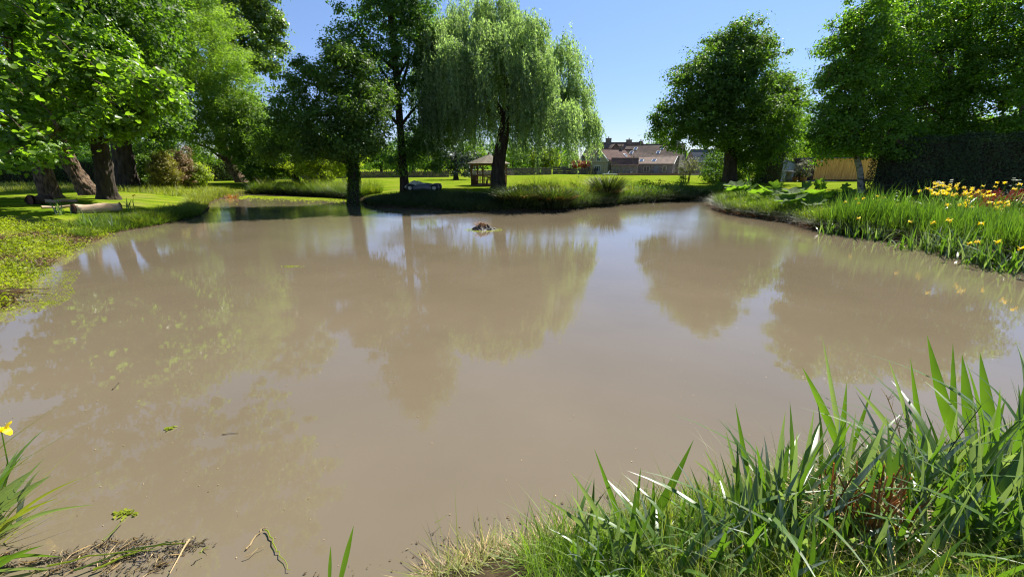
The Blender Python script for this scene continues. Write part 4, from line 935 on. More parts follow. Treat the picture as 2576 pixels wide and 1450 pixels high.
rows = [(-120, 90, 1, 1.3, 'beyond the field hedge, left of the leaning trunks'), (60, 95, 0, 1.1, 'beyond the field hedge between the two left trunks'), (190, 90, 2, 1.2, 'beyond the field hedge behind the leaning sunlit trunk'), (330, 100, 0, 1.0, 'beyond the field hedge behind the shady thick trunk'), (430, 120, 1, .8, 'beyond the field hedge behind the golden conifer'),
        (510, 130, 2, .8, 'beyond the field hedge left of the crack willow trunk'), (720, 85, 1, 1.1, 'behind the big leaved dark bush'), (800, 90, 0, 1.0, 'behind the small apple tree'), (880, 96, 1, 1.1, 'seen behind the ivy clad oak trunk'), (960, 100, 0, 1.0, 'beyond the dry stone wall between oak and slim tree'), (1040, 100, 1, .95, 'beyond the wall behind the slim straight trunk'),
        (1090, 125, 3, 1.2, 'in the bright field left of the gate'), (1190, 112, 0, 1.0, 'behind the gazebo roof'), (1290, 118, 1, .85, 'behind the willow trunk beyond the grey wall'), (1370, 120, 3, 1.3, 'above the higher grey wall'), (1440, 125, 0, .6, 'above the short bluish wall'), (1000, 140, 2, 1.3, 'far off above the stone wall'), (1240, 150, 2, 1.2, 'far off right of the gazebo'),
        (2070, 82, 3, 1.4, 'behind the silvery olive tree and the timber building'), (2120, 78, 0, .95, 'behind the timber building'), (2030, 95, 0, 1.0, 'behind the clipped rounded shrub'), (2240, 80, 1, 1.1, 'beyond the left end of the yew hedge'), (2400, 70, 0, 1.0, 'beyond the middle of the yew hedge'), (2560, 66, 1, 1.0, 'beyond the yew hedge at the right edge'), (1950, 96, 3, 1.3, 'between the lone oak and the yew column'), (1640, 125, 1, .9, 'behind the converted barn')]
done = {}
for X, D, k, sc_, wr in rows:
    lf, nm, hh, ww = kinds[k]; lb = {0: 'leafy mid green tree ', 1: 'dark full crowned tree ', 2: 'loose crowned tree ', 3: 'low bright hawthorn '}[k] + wr
    if k not in done:
        done[k] = bgtree(nm, lb, M[lf], hh, ww, X, D, nclump=230, per=40); done[k].scale = (sc_,) * 3; continue
    src = done[k]; o = src.copy(); COL.objects.link(o); o.location = (P(X, 430, D)[0], D, .78); o.rotation_euler = (0, 0, random.uniform(0, 6.28)); o.scale = (sc_, sc_, sc_ * random.uniform(.9, 1.1)); o['label'] = lb
    for ch in src.children:
        c2 = ch.copy(); COL.objects.link(c2); c2.parent = o
plainbush('orange_shrub', 'orange leaved shrub behind the wall by the cream cottage', [B(1450, 412, 14, 9, 104), B(1475, 412, 12, 8, 104)], M['photinia'], 60, 40, .6, .25)
# far wood along the horizon
n = 26000; a = rng.uniform(-1.15, 1.15, n); r_ = rng.uniform(250, 330, n); hh = 9 + 4 * np.sin(a * 23) + 3 * np.sin(a * 57 + 1)
V, Fc = leaves(np.column_stack([r_ * np.sin(a), r_ * np.cos(a), rng.random(n) ** .8 * hh]), rng.normal(size=(n, 3)) + (0, -.5, .6), 2.2, .8)
tag(mesh('far_wood', V, Fc, M['dkbroad']), 'distant line of trees on the horizon', 'wood', kind='stuff')

# ---------------------------------------------------------------- logs
def log(name, label, X, Y, z, L, R0, R1, rz, m, zoff=0, fork=False, tilt=0):
    q = gp(X, Y, z); q = onground(q[0], q[1]); r = thing(name, q + (0, 0, R0 * .8 + zoff), label, 'log', rz=rz); r.rotation_euler = (0, tilt, rz)
    pts = [(-L / 2 + L * i / 8, .05 * math.sin(i), .03 * math.cos(i * 1.3)) for i in range(9)]
    V, Fc = tube(pts, np.linspace(R0, R1, 9), 16, .07, False); mesh('bark_surface' if m is not M['log'] else 'log_side', V, Fc, m, r, True)
    for x_, rr in ((-L / 2, R0), (L / 2, R1)):
        V, Fc = tube([(x_ - .01, pts[0][1], pts[0][2]), (x_ + .01, pts[0][1], pts[0][2])], rr * .97, 16, .05); mesh('cut_end', V, Fc, M['logend'], r)
log('felled_log', 'big pale barkless log lying on the left lawn, dark cut end facing the pond', 248, 531, .6, 1.75, .25, .19, math.radians(64), M['log'])
log('dark_log', 'dark short log left of the pale log', 108, 522, .6, .8, .26, .22, math.radians(72), M['logdk'])
log('thin_pale_log', 'thin pale pole lying behind the dark log', 158, 519, .65, 1.2, .1, .07, math.radians(40), M['log'], .05)
log('low_pale_pole', 'pale pole lying on the ground in front of the dark log', 170, 535, .5, 1.6, .07, .05, math.radians(47), M['log'])

# ---------------------------------------------------------------- bank plants
def arc(pts, n, d0, d1):
    p = np.array(pts); L = np.r_[0, np.cumsum(np.hypot(*np.diff(p, axis=0).T))]
    u = rng.random(n) * L[-1]; x = np.interp(u, L, p[:, 0]); y = np.interp(u, L, p[:, 1])
    i = np.clip(np.searchsorted(L, u) - 1, 0, len(p) - 2); t = unit(p[i + 1] - p[i]); nrm = np.column_stack([-t[:, 1], t[:, 0]])
    test = sdist(np.column_stack([x, y]) + nrm * .5); s = np.where(test > 0, 1, -1)
    d = rng.uniform(d0, d1, n)
    Q = np.column_stack([x, y]) + nrm * (s * d)[:, None]
    return np.column_stack([Q, height(Q)])
def tufts(C, per, h, w, spread=.12, lean=.25, curve=.35, nseg=3, hv=.35):
    n = len(C) * per; j = np.repeat(np.arange(len(C)), per)
    az = rng.random(n) * 6.283; rr = rng.random(n) * spread
    Pn = C[j] + np.column_stack([np.cos(az) * rr, np.sin(az) * rr, np.full(n, -.03)])
    hs = h * (1 + hv * rng.normal(size=len(C)))[j] * rng.uniform(.6, 1.15, n); hs = np.maximum(hs, .04)
    return blades(Pn, az + rng.normal(size=n) * .5, hs, w * rng.uniform(.7, 1.3, n), lean * rng.random(n) * 2, curve * rng.random(n) * 2, nseg)
def grass(name, label, C, per, h, w, m, cat='grass', **kw):
    o = mesh(name, *tufts(C, per, h, w, **kw), m); return tag(o, label, cat, kind='stuff')
# far banks
grass('bank_grass', 'long rough grass on the far bank right of the willow', np.concatenate([arc(A_INLET, 1300, .1, 2.0)]), 22, .62, .024, M['grass'])
grass('bank_grass', 'shorter rough grass at the lawn edge of the far bank', arc(A_INLET, 1500, 2.0, 4.8), 20, .27, .022, M['grass'])
grass('bank_grass', 'seeding pale grass stalks on the far bank right of the willow', arc(A_INLET[3:], 520, .4, 4.4), 12, 1.2, .014, M['grassl'], curve=.25)
grass('bank_grass', 'short grass on the bank below the willow, shade put into its dark colour', arc(A_MID, 2400, .02, 4.5), 22, .3, .026, M['sedge'], spread=.3)  # tree shade painted in by the dark blade colour
grass('bank_grass', 'rough grass along the back of the cove', arc(A_OAK, 700, .1, 2.6), 26, .85, .026, M['grass'])
grass('bank_grass', 'pale grass along the back of the cove', arc(A_OAK, 300, .6, 2.8), 22, .9, .024, M['grassl'])
grass('bank_grass', 'bright grass along the left shore point', arc(A_COVE, 600, .1, 1.2), 26, .34, .022, M['grassl'])
grass('bank_grass', 'dark grass hanging over the left shore', arc(A_COVE[5:], 520, .02, .9), 26, .32, .022, M['grass'], curve=.6)
grass('bank_grass', 'mixed grass on the left shore behind the weed heap', arc(A_COVE[-2:] + A_LEFT[:2], 300, .1, 2.0), 26, .34, .018, M['grass'])
grass('meadow_grass', 'unmown meadow grass in front of the field hedge', np.column_stack([(lambda q: np.column_stack([q, height(q)]))(np.column_stack([rng.uniform(-58, -25, 2600), rng.uniform(33, 44, 2600)]))]), 12, .4, .03, M['grassl'], spread=.4)
# dark drooping sedge clumps
def clump(name, label, X, Y, z, n, h, w, m, cat, group=None, lean=.5, curve=.9, nseg=5, spread=.25, inst_pos=None, dead=None):
    q = gp(X, Y, z)[:2]; q = onground(*q); r = thing(name, q, label, cat, group)
    az = rng.random(n) * 6.283; rr = rng.random(n) * spread
    Pn = np.column_stack([np.cos(az) * rr, np.sin(az) * rr, np.full(n, -.05)])
    V, Fc = blades(Pn, az + rng.normal(size=n) * .3, h * rng.uniform(.25, 1.0, n), w, lean * rng.uniform(.3, 1.3, n), curve * rng.uniform(.4, 1.3, n), nseg)
    tag(mesh('foliage', V, Fc, m, r), kind='stuff')
    if dead:
        k = int(n * .16); az = rng.random(k) * 6.283; V, Fc = blades(np.column_stack([np.cos(az) * spread * .8, np.sin(az) * spread * .8, np.full(k, .25)]), az, h * rng.uniform(.2, .5, k), w * .7, .5, .9, nseg); tag(mesh('dead_leaves', V, Fc, dead, r), kind='stuff')
    return r
clump('sedge_clump', 'dark drooping sedge with dead leaves at the water, first right of the willow', 1300, 521, .2, 1500, 1.9, .06, M['sedge'], 'plant', lean=.35, curve=.8, spread=.9, dead=M['straw'])
clump('sedge_clump', 'second dark rounded sedge clump right of the willow', 1395, 520, .2, 1500, 1.75, .06, M['sedge'], 'plant', lean=.3, curve=.7, spread=.9, dead=M['brownreed'])
clump('sedge_clump', 'tall seeding sedge clump sticking up above the bank below the cottage', 1525, 503, .3, 1500, 2.3, .06, M['sedge'], 'plant', lean=.25, curve=.5, spread=.6, dead=M['straw'])
clump('sedge_clump', 'dark low clump on the bank below the barn', 1640, 503, .3, 300, 1.1, .035, M['sedge'], 'plant', spread=.6)
clump('rush_clump', 'rusty brown rush clump at the tip of the left shore', 583, 492, .2, 260, .9, .03, M['brownreed'], 'plant', lean=.3, curve=.5, spread=.35)
# right bank
grass('bank_grass', 'lush grass along the right shore', arc(A_RIGHT, 1900, .1, 2.4), 24, .55, .018, M['grass'])
grass('bank_grass', 'bright pale grass at the corner of the right shore', arc(A_RIGHT[6:], 300, .15, 1.4), 30, .45, .016, M['grassl'])
grass('bank_grass', 'dark dead leaf litter hanging over the right waterline', arc(A_RIGHT, 700, -.05, .25), 9, .25, .014, M['brownreed'], lean=.8, curve=1)
grass('bank_grass', 'low green growth between right shore and yew hedge', arc(A_RIGHT, 1700, 2, 8), 10, .3, .025, M['grass'], spread=.3)
grass('bank_grass', 'dark sedge leaning out over the right waterline, bank shade put into its colour', arc(A_RIGHT, 700, .02, .5), 22, .5, .022, M['sedge'], lean=.4, curve=.8)  # dark blades paint in the bank shade, next two strips as well
grass('bank_grass', 'dark sedge leaning out over the far waterline, bank shade put into its colour', arc(A_INLET, 520, .02, 1.0), 24, .85, .03, M['sedge'], lean=.4, curve=.8)
grass('bank_grass', 'dark sedge at the waterline of the cove, bank shade put into its colour', arc(A_OAK, 420, .02, .6), 24, .6, .03, M['sedge'], lean=.4, curve=.8)
n = 9000; C = arc(A_RIGHT, n, .1, 3.2); C[:, 2] += rng.random(n) * .5
tag(mesh('low_weeds', *leaves(C, rng.normal(size=(n, 3)) + (0, 0, 1), rng.uniform(.05, .14, n), .6), M['bushy']), 'broad leaved weeds among the grass of the right shore', 'weeds', kind='stuff')
n = 26000; C = arc(A_INLET + A_MID[:1], n, .02, 3.8); C[:, 2] += rng.random(n) ** .7 * (.35 + .65 * np.clip(.5 + wob(C[:, 0], C[:, 1], 1.4, 2), 0, 1))
tag(mesh('low_weeds', *leaves(C, rng.normal(size=(n, 3)) + (0, 0, 1), rng.uniform(.06, .17, n), .5), M['dkbroad']), 'nettles and weeds on the far bank right of the willow', 'weeds', kind='stuff')
# foam and bits at the right waterline, sun sparkle put into their white
C = arc(A_RIGHT, 420, -.22, .03); C[:, 2] = .012
M['foam'] = mat('foam_and_sparkle', (0.75, 0.74, 0.7), (0.6, 0.58, 0.5), 8, 0.5)
tag(mesh('shore_foam', *leaves(C, rng.normal(size=C.shape) * .12 + (0, 0, 1), rng.uniform(.03, .13, len(C)), .35), M['foam']), 'foam and bits along the right waterline, sun sparkle put into their white', 'foam', kind='stuff')
C = arc(A_INLET, 260, -.3, .05); C[:, 2] = .012
tag(mesh('shore_foam', *leaves(C, rng.normal(size=C.shape) * .12 + (0, 0, 1), rng.uniform(.05, .2, len(C)), .35), M['straw']), 'pale straw bits along the far waterline', 'foam', kind='stuff')

# iris plants: sword leaves as parts, flowers as parts
def sword(h, w, lean, curve, fold=.25, seg=9):
    V = []; Fc = []
    for i in range(seg + 1):
        s = i / seg; x = h * (lean * s + curve * s ** 2.4); z = h * s * (1 - .45 * curve * s ** 1.6)
        ww = w * .5 * (1 - s ** 3.2) ** .8 * (.75 + .45 * math.sin(math.pi * min(1, s * 1.1)))
        V += [(x - fold * ww * .6, -ww, z), (x + .0, 0, z + .0), (x - fold * ww * .6, ww, z)]
    for i in range(seg):
        a = i * 3; Fc += [(a, a + 1, a + 4, a + 3), (a + 1, a + 2, a + 5, a + 4)]
    return V, Fc
SW = []
for i in range(12):
    me = mesh('leaf', *sword(1.0, random.uniform(.034, .050), random.uniform(.02, .22), (0.02, .08, .15, .3, .5, .75)[i % 6]), M['iris'] if i % 3 else M['irisb'], smooth=True); SW.append(me.data); bpy.data.objects.remove(me)
def petals():
    V = []; Fc = []
    for k in range(6):
        a = k * math.pi / 3; up = k % 2; ca, sa = math.cos(a), math.sin(a)
        prof = [(0, 0, .010), (.022, .022, .022), (.045, .018 if not up else .045, .03), (.062, -.008 if not up else .055, .024), (.07, -.03 if not up else .06, .006)]
        n0 = len(V)
        for (r_, z_, w_) in prof:
            for s in (-1, 0, 1): V.append((ca * r_ - sa * w_ * s, sa * r_ + ca * w_ * s, z_ - abs(s) * .005))
        for i in range(4):
            for j in range(2): p_ = n0 + i * 3 + j; Fc.append((p_, p_ + 1, p_ + 4, p_ + 3))
    return V, Fc
pm = mesh('flower', *petals(), M['petal'], smooth=True); PET = pm.data; bpy.data.objects.remove(pm)
def iris(label, pos, nleaf, h, flowers=(), spread=.16, leanaz=None, group=None, wide=1.0, fh=None, fs=1.0):
    r = thing('iris_plant', pos, label, 'iris', group)
    for i in range(nleaf):
        o = bpy.data.objects.new('leaf', random.choice(SW)); COL.objects.link(o); o.parent = r
        a = random.uniform(0, 6.28) if leanaz is None else random.gauss(leanaz, .9)
        rr = random.random() * spread; t = random.uniform(0, 6.28)
        hh = h * random.uniform(.6, 1.1)
        o.location = (rr * math.cos(t), rr * math.sin(t), -.04); o.rotation_euler = (random.gauss(0, .10), random.gauss(.04, .10), a); o.scale = (hh, wide * (.45 + .55 * hh), hh)
    for k in range(flowers if isinstance(flowers, int) else len(flowers)):
        hh = (fh or h * .95) * random.uniform(.82, 1.05); x, y = random.uniform(-spread, spread) * 1.6, random.uniform(-spread, spread) * 1.6
        V, Fc = tube([(x * .4, y * .4, 0), (x * .8, y * .8, hh * .6), (x, y, hh)], [.006, .005, .004], 5); st = mesh('flower_stem', V, Fc, M['grass'], r)
        o = bpy.data.objects.new('flower', PET); COL.objects.link(o); o.parent = r; o.location = (x, y, hh); o.rotation_euler = (random.uniform(-.3, .3), random.uniform(-.3, .3), random.uniform(0, 6)); s = random.uniform(1.0, 1.35) * fs; o.scale = (s, s, s)
    return r
# right bank irises
spots = [(2345, 560, 14, .95, 9, 'yellow flag iris at the left end of the big flower patch'), (2375, 548, 14, 1.0, 9, 'yellow flag iris in the middle of the big flower patch, taller at the back'), (2400, 566, 16, .95, 8, 'yellow flag iris where the big flower patch meets the red plumes'), (2435, 585, 14, .85, 3, 'flag iris with few flowers in front of the red plumes'),
         (2500, 590, 16, .95, 5, 'flag iris with flowers right of the red plumes'), (2540, 565, 14, 1.1, 7, 'tall flag iris with many flowers near the right edge'), (2470, 635, 20, 1.0, 0, 'upright bright iris clump without flowers at the waterline'), (2520, 648, 18, .9, 2, 'bright iris clump at the waterline near the right edge'), (2565, 615, 14, .95, 3, 'flag iris cut by the right edge of the picture'),
         (2305, 600, 14, .75, 0, 'leafy iris clump without flowers left of the big flower patch'), (2140, 560, 12, .75, 2, 'small iris with two yellow flowers left of the birch shadow'), (2178, 555, 12, .9, 3, 'flag iris with few flowers standing alone before the birch trunk'), (2240, 580, 12, .7, 0, 'short leafy iris between the lone flowers and the big patch')]
for X, Y, n, h, nf, lb in spots:
    q = gp(X, Y, .33)[:2]; iris(lb, onground(*q), int(n * 2.4), h * 1.05, int(nf * 2.2), .5, fh=h * 1.08, fs=.95)
for X, Y, h, nf, lb in ((2210, 590, .8, 0, 'leafy iris at the waterline below the lone flowers'), (2270, 606, .85, 0, 'upright iris at the waterline left of the flower patch'), (2330, 612, .95, 1, 'upright iris at the waterline below the left end of the flower patch'), (2385, 620, 1.0, 1, 'tall iris at the waterline below the middle of the flower patch'), (2430, 632, 1.0, 2, 'tall iris at the waterline below the red plumes'), (2550, 660, .9, 1, 'iris at the waterline touching the right edge'), (2090, 575, .7, 0, 'short iris at the waterline below the small dark gunnera'), (2150, 582, .75, 1, 'short iris at the waterline below the birch trunk')):
    q = gp(X, Y, .2)[:2]; iris(lb, onground(*q), 46, h * 1.3, nf, .55, fh=h * 1.25, fs=.95)
grass('iris_leaves', 'mass of upright flag leaves filling the flower border on the right', arc(A_RIGHT[:7], 380, .1, 2.6), 14, 1.0, .036, M['iris'], lean=.12, curve=.14, spread=.25)
# red plumes (astilbe)
def plume(label, X, Y, z, h):
    q = onground(*gp(X, Y, z)[:2]); r = thing('astilbe', q, label, 'plant')
    n = 500; a = rng.random(n) * 6.28; rr = rng.random(n) ** .5 * .42; u = rng.random(n)
    tag(mesh('foliage', *leaves(np.column_stack([np.cos(a) * rr, np.sin(a) * rr, h * .75 * u]), rng.normal(size=(n, 3)) + (0, 0, .8), .09, .5), M['grass'], r), kind='stuff')
    for k in range(12):
        x, y = random.uniform(-.45, .45), random.uniform(-.4, .4); n = 70; u = rng.random(n); w_ = .09 * (1 - u) + .01; a = rng.random(n) * 6.28
        p = np.column_stack([x + np.cos(a) * w_ + .1 * u, y + np.sin(a) * w_, h * .72 + .34 * u])
        tag(mesh('flower_plume', *leaves(p, rng.normal(size=(n, 3)), .05, .5), M['red'], r), kind='stuff')
for i, (X, Y, lb) in enumerate(((2440, 545, 'red plumed plant right beside the yellow flower patch'), (2475, 548, 'red plumed plant in the middle of the red group'), (2500, 556, 'red plumed plant at the right of the red group'), (2525, 545, 'red plumed plant behind the flowers near the right edge'), (2455, 565, 'lower red plumed plant in front of the red group'))): plume(lb, X, Y, .45, .75)
def cowp(label, X, Y, z, h):
    q = onground(*gp(X, Y, z)[:2]); r = thing('cow_parsley', q, label, 'plant'); b = MB(); pts = []
    for k in range(13):
        x, y = random.uniform(-.35, .35), random.uniform(-.3, .3); hh = h * random.uniform(.65, 1.1); b.tube([(x * .2, y * .2, 0), (x, y, hh)], [.008, .005], 5); pts.append((x, y, hh))
    b.build('stem', M['grass'], r)
    for p in pts:
        n = 40; a = rng.random(n) * 6.28; rr = rng.random(n) ** .5 * .06
        mesh('flower_head', *leaves(np.column_stack([p[0] + np.cos(a) * rr, p[1] + np.sin(a) * rr, p[2] + rng.random(n) * .04]), rng.normal(size=(n, 3)) * .5 + (0, 0, 1), .03, .9), M['white'], r)
    n = 200; a = rng.random(n) * 6.28; rr = rng.random(n) * .3; tag(mesh('foliage', *leaves(np.column_stack([np.cos(a) * rr, np.sin(a) * rr, rng.random(n) * h * .7]), rng.normal(size=(n, 3)) + (0, 0, .6), .1, .5), M['bushy'], r), kind='stuff')
cowp('white umbel flowers before the yew hedge above the yellow flowers', 2350, 530, .6, 1.15); cowp('white umbel flowers near the right edge before the yew hedge', 2545, 528, .6, 1.25); cowp('white umbel flowers at the foot of the lone oak', 1872, 487, .6, .95)
def stalky(label, X, Y, h, m):
    q = onground(*gp(X, Y, .5)[:2]); r = thing('leafy_stalk', q, label, 'plant')
    b = MB(); b.tube([(0, 0, -.05), (.03, 0, h)], [.012, .006], 6); b.build('stem', M['grass'], r)
    n = 60; u = rng.random(n) ** .8; a = rng.random(n) * 6.28; s_ = .05 + .10 * (1 - u)
    mesh('foliage', *leaves(np.column_stack([.03 * u + np.cos(a) * s_, np.sin(a) * s_, h * (.15 + .87 * u)]), np.column_stack([np.cos(a) * .3, np.sin(a) * .3, np.ones(n)]), .14, .35, axis=np.column_stack([np.cos(a), np.sin(a), 0 * a])), m, r)
stalky('tall leafy stalk before the dark hedge, left of a similar one', 2242, 545, 1.05, M['bushy']); stalky('shorter leafy stalk before the dark hedge, right of a similar one', 2273, 550, .9, M['bushy'])

# gunnera: big lobed leaves on stalks, each a part
def gleaf(R_=.5):
    V = [(0, 0, -.10)]; Fc = []; n = 40
    for ring, f in ((1, .5), (2, 1.0)):
        for i in range(n):
            a = 2 * math.pi * i / n; lob = 1 + .16 * math.cos(7 * a) * (ring == 2) + .06 * math.sin(23 * a) * (ring == 2)
            rr = f * lob * (1 if not (abs(a - math.pi) < .18) else .35)
            V.append((rr * math.cos(a), rr * math.sin(a), (-.10 + .22 * f * f) + .05 * math.cos(7 * a) * f))
    for i in range(n): j = (i + 1) % n; Fc.append((0, 1 + i, 1 + j)); Fc.append((1 + i, 1 + n + i, 1 + n + j, 1 + j))
    return V, Fc
gm = mesh('leaf', *gleaf(), M['gunnera'], smooth=True); GL = gm.data; bpy.data.objects.remove(gm)
def gunnera(label, X, Y, z, lv):
    q = onground(*gp(X, Y, z)[:2]); r = thing('gunnera', q, label, 'plant'); k = mpp(q[1])
    for (lx, ly, rp, dd, tx, ty) in lv:
        p = P(lx, ly - 7, q[1] + dd) - q
        V, Fc = tube([(0, 0, 0), (p[0] * .55, p[1] * .5, p[2] * .75), tuple(p - (0, 0, .03))], [.03, .025, .018], 6); mesh('stalk', V, Fc, M['gunnera'], r)
        o = bpy.data.objects.new('leaf', GL); COL.objects.link(o); o.parent = r; o.location = tuple(p); o.scale = (rp * k * 1.15,) * 3; o.rotation_euler = (tx, ty, random.uniform(0, 6.28))
gunnera('gunnera with a raised sunlit leaf at the corner of the right shore', 1868, 505, .5, [(1850, 474, 22, 0, .3, -.2), (1882, 462, 17, .3, 1.2, .3), (1865, 482, 16, -.4, .4, .2), (1842, 484, 14, -.4, .2, -.5), (1888, 480, 14, -.3, .3, .5)])
gunnera('spreading gunnera second from the shore corner', 1935, 512, .5, [(1925, 482, 18, 0, .4, .2), (1905, 490, 18, -.3, .2, -.2), (1948, 478, 16, .3, .9, .3), (1940, 494, 20, -.5, .3, .1), (1960, 490, 15, 0, .3, .4)])
gunnera('wide gunnera with dark shaded leaves right of the middle ones', 2015, 525, .5, [(1990, 490, 24, 0, .25, 0), (2020, 480, 20, .4, .7, .2), (2045, 492, 24, -.3, .2, .1), (2000, 505, 22, -.8, .3, .2), (2040, 512, 24, -1, .4, 0), (2070, 500, 18, 0, .2, .5), (2062, 472, 14, .5, 1.0, .7), (2072, 462, 10, .6, 1.3, .9), (1975, 510, 20, -.6, .3, -.3)])
gunnera('small gunnera with low dark leaves below the birch', 2120, 510, .6, [(2110, 494, 16, 0, .2, 0), (2128, 478, 9, .2, 1.3, .2), (2135, 490, 14, 0, .3, .3), (2092, 492, 12, 0, .3, -.3)])

# ---------------------------------------------------------------- left bank weed heap
def region(n, x0, x1, y0, y1, s0, s1):
    q = np.column_stack([rng.uniform(x0, x1, n * 3), rng.uniform(y0, y1, n * 3)]); s = sdist(q); q = q[(s > s0) & (s < s1)][:n]
    return np.column_stack([q, height(q)])
C = region(60000, -24, -8.5, 6, 17, -.3, 4.8)
band = np.sin(C[:, 0] * 1.1 - C[:, 1] * 1.0 + 1.3 * wob(C[:, 0], C[:, 1], .8, 1)) + .5 * wob(C[:, 0], C[:, 1], 2.3, 5) + rng.normal(size=len(C)) * .25
Gm = C[band > -.45]; Bm = C[band <= -.45]
for nm, A_, m_, lb in (('green_pond_weed', Gm, M['weed'], 'bright green dredged pond weed heaped on the left bank'), ('rotting_pond_weed', Bm, M['weedbrown'], 'brown rotting dredged weed heaped on the left bank')):
    k = len(A_); A_ = A_ + np.column_stack([np.zeros(k), np.zeros(k), rng.random(k) ** 2 * (.3 if nm[0] == 'g' else .08)])
    tag(mesh(nm, *leaves(A_, rng.normal(size=(k, 3)) * .7 + (0, 0, 1), rng.uniform(.04, .12, k), .4), m_), lb, 'weed', kind='stuff')
C = region(2600, -24, -8.3, 6, 17, -.1, 4.5)
tag(mesh('dead_weed_strands', *tufts(C, 4, .22, .012, lean=1.2, curve=.9, spread=.2), M['straw']), 'dry strands lying over the heaped weed', 'weed', kind='stuff')
C = region(3500, -13, -6, 5.5, 11, -.9, .1); C[:, 2] = .006
tag(mesh('floating_weed', *leaves(C, rng.normal(size=C.shape) * .06 + (0, 0, 1), rng.uniform(.02, .07, len(C)), .4), M['weed']), 'green weed scum floating along the left shore', 'weed', kind='stuff')
for X, Y, n, h, lb in ((225, 575, 26, .9, 'bluish iris clump flopping over the left shore'), (160, 560, 16, .8, 'iris clump in front of the low pale pole'), (328, 540, 10, .8, 'lone flag iris with a flower on the left shore'), (285, 568, 14, .7, 'short iris among grass near the left waterline')):
    q = gp(X, Y, .25)[:2]; iris(lb, onground(*q), n, h, 1 if 'lone' in lb else 0, .35)
# bundle of pale reeds
q = onground(*gp(10, 735, .15)[:2]); r = thing('reed_bundle', q, 'bundle of cut pale reeds lying on the left bank at the picture edge', 'reeds')
b = MB()
for i in range(46):
    x, y = random.uniform(-.9, .1), random.uniform(-.25, .25); b.tube([(x, y, .08 + random.random() * .14), (x + random.uniform(.5, 1.0), y + random.uniform(-.35, .05), .06 + random.random() * .1)], .009, 4, 0, False)
tag(b.build('reed', M['straw'], r), kind='stuff')

# ---------------------------------------------------------------- mud mound in the pond
q = gp(1216, 577, 0); r = thing('mud_mound', (q[0], q[1], 0), 'dark heap of mud and roots rising out of the pond', 'mud heap')
V = []; Fc = []; n1, n2 = 36, 12
for j in range(n2 + 1):
    for i in range(n1):
        a = 2 * math.pi * i / n1; f = j / n2; rr = .6 * f * (1 + .2 * math.sin(3 * a + 1) + .1 * math.sin(7 * a) + .08 * math.sin(13 * a + j))
        hh = .31 * (1 - f) ** 1.15 + .09 * math.exp(-((a - 6.1) ** 2) / .15) * math.sin(math.pi * f) + random.uniform(-.045, .045) * (1 - f) ** .5 - .03
        V.append((rr * math.cos(a) - .12 * (1 - f), rr * .7 * math.sin(a), hh))
for j in range(n2):
    for i in range(n1): i2 = (i + 1) % n1; Fc.append((j * n1 + i, j * n1 + i2, (j + 1) * n1 + i2, (j + 1) * n1 + i))
mesh('mud', V, Fc, M['mud'], r)
n = 160; C = np.column_stack([rng.normal(size=n) * .18 - .1, rng.normal(size=n) * .12, np.zeros(n)]); C[:, 2] = .29 - .45 * np.hypot(C[:, 0] + .1, C[:, 1] * 1.3)
tag(mesh('roots', *blades(C, rng.random(n) * 6.28, .14, .012, .8, .8), M['brownreed'], r), kind='stuff')
n = 260; a = rng.random(n) * 6.28; rr = rng.uniform(.5, .85, n)
tag(mesh('floating_weed', *leaves(np.column_stack([np.cos(a) * rr, np.sin(a) * rr * .75 - .08, np.full(n, .008)]), rng.normal(size=(n, 3)) * .08 + (0, 0, 1), .06, .5), M['weed'], r), kind='stuff')

# duckweed film at the back of the cove, weed patch, flecks
n = 5000; xx = rng.uniform(0, 1, n); p0, p1 = gp(600, 495, 0), gp(900, 505, 0)
C = np.column_stack([p0[0] + (p1[0] - p0[0]) * xx, p0[1] + (p1[1] - p0[1]) * xx + rng.exponential(.8, n) * -1 + 1.6, np.full(n, .006)]); C = C[sdist(C) < -.02]
tag(mesh('duckweed', *leaves(C, rng.normal(size=C.shape) * .02 + (0, 0, 1), rng.uniform(.06, .2, len(C)), .6), M['weed']), 'thin film of duckweed at the back of the clear cove', 'duckweed', kind='stuff')
def patch(label, X, Y, n, rx, ry):
    q = gp(X, Y, 0); o = mesh('floating_weed', *leaves(np.column_stack([rng.normal(size=n) * rx, rng.normal(size=n) * ry, np.full(n, .008)]), rng.normal(size=(n, 3)) * .1 + (0, 0, 1), .05, .5), M['weed']); o.location = (q[0], q[1], 0); tag(o, label, 'weed', kind='stuff')
patch('small green weed raft floating in the pond left of the mud mound', 733, 670, 60, .14, .04)
n = 900; C = np.column_stack([rng.uniform(-9, 9, n), rng.uniform(2.3, 12, n), np.full(n, .004)]); C = C[(sdist(C) < -.15) & (wob(C[:, 0], C[:, 1], .7, 3) > .15)]
tag(mesh('floating_flecks', *leaves(C, rng.normal(size=C.shape) * .03 + (0, 0, 1), rng.uniform(.004, .014, len(C)), .5), M['wetdebris']), 'dark tiny specks drifting in streaks on the muddy water', 'debris', kind='stuff')
patch('small weed scrap floating off the left bank', 118, 762, 60, .12, .06)
patch('green weed tuft floating near the lower left reeds', 318, 1292, 24, .05, .02)
patch('tiny dark weed scrap in the lower left water', 425, 1077, 16, .03, .02)
n = 1100; C = np.column_stack([rng.uniform(-6, 5, n), rng.uniform(2.1, 16, n), np.full(n, .005)]); C = C[sdist(C) < -.1]
tag(mesh('floating_flecks', *leaves(C, rng.normal(size=C.shape) * .05 + (0, 0, 1), rng.uniform(.006, .022, len(C)), .5), M['straw']), 'tiny flecks and seeds floating on the muddy water', 'debris', kind='stuff')
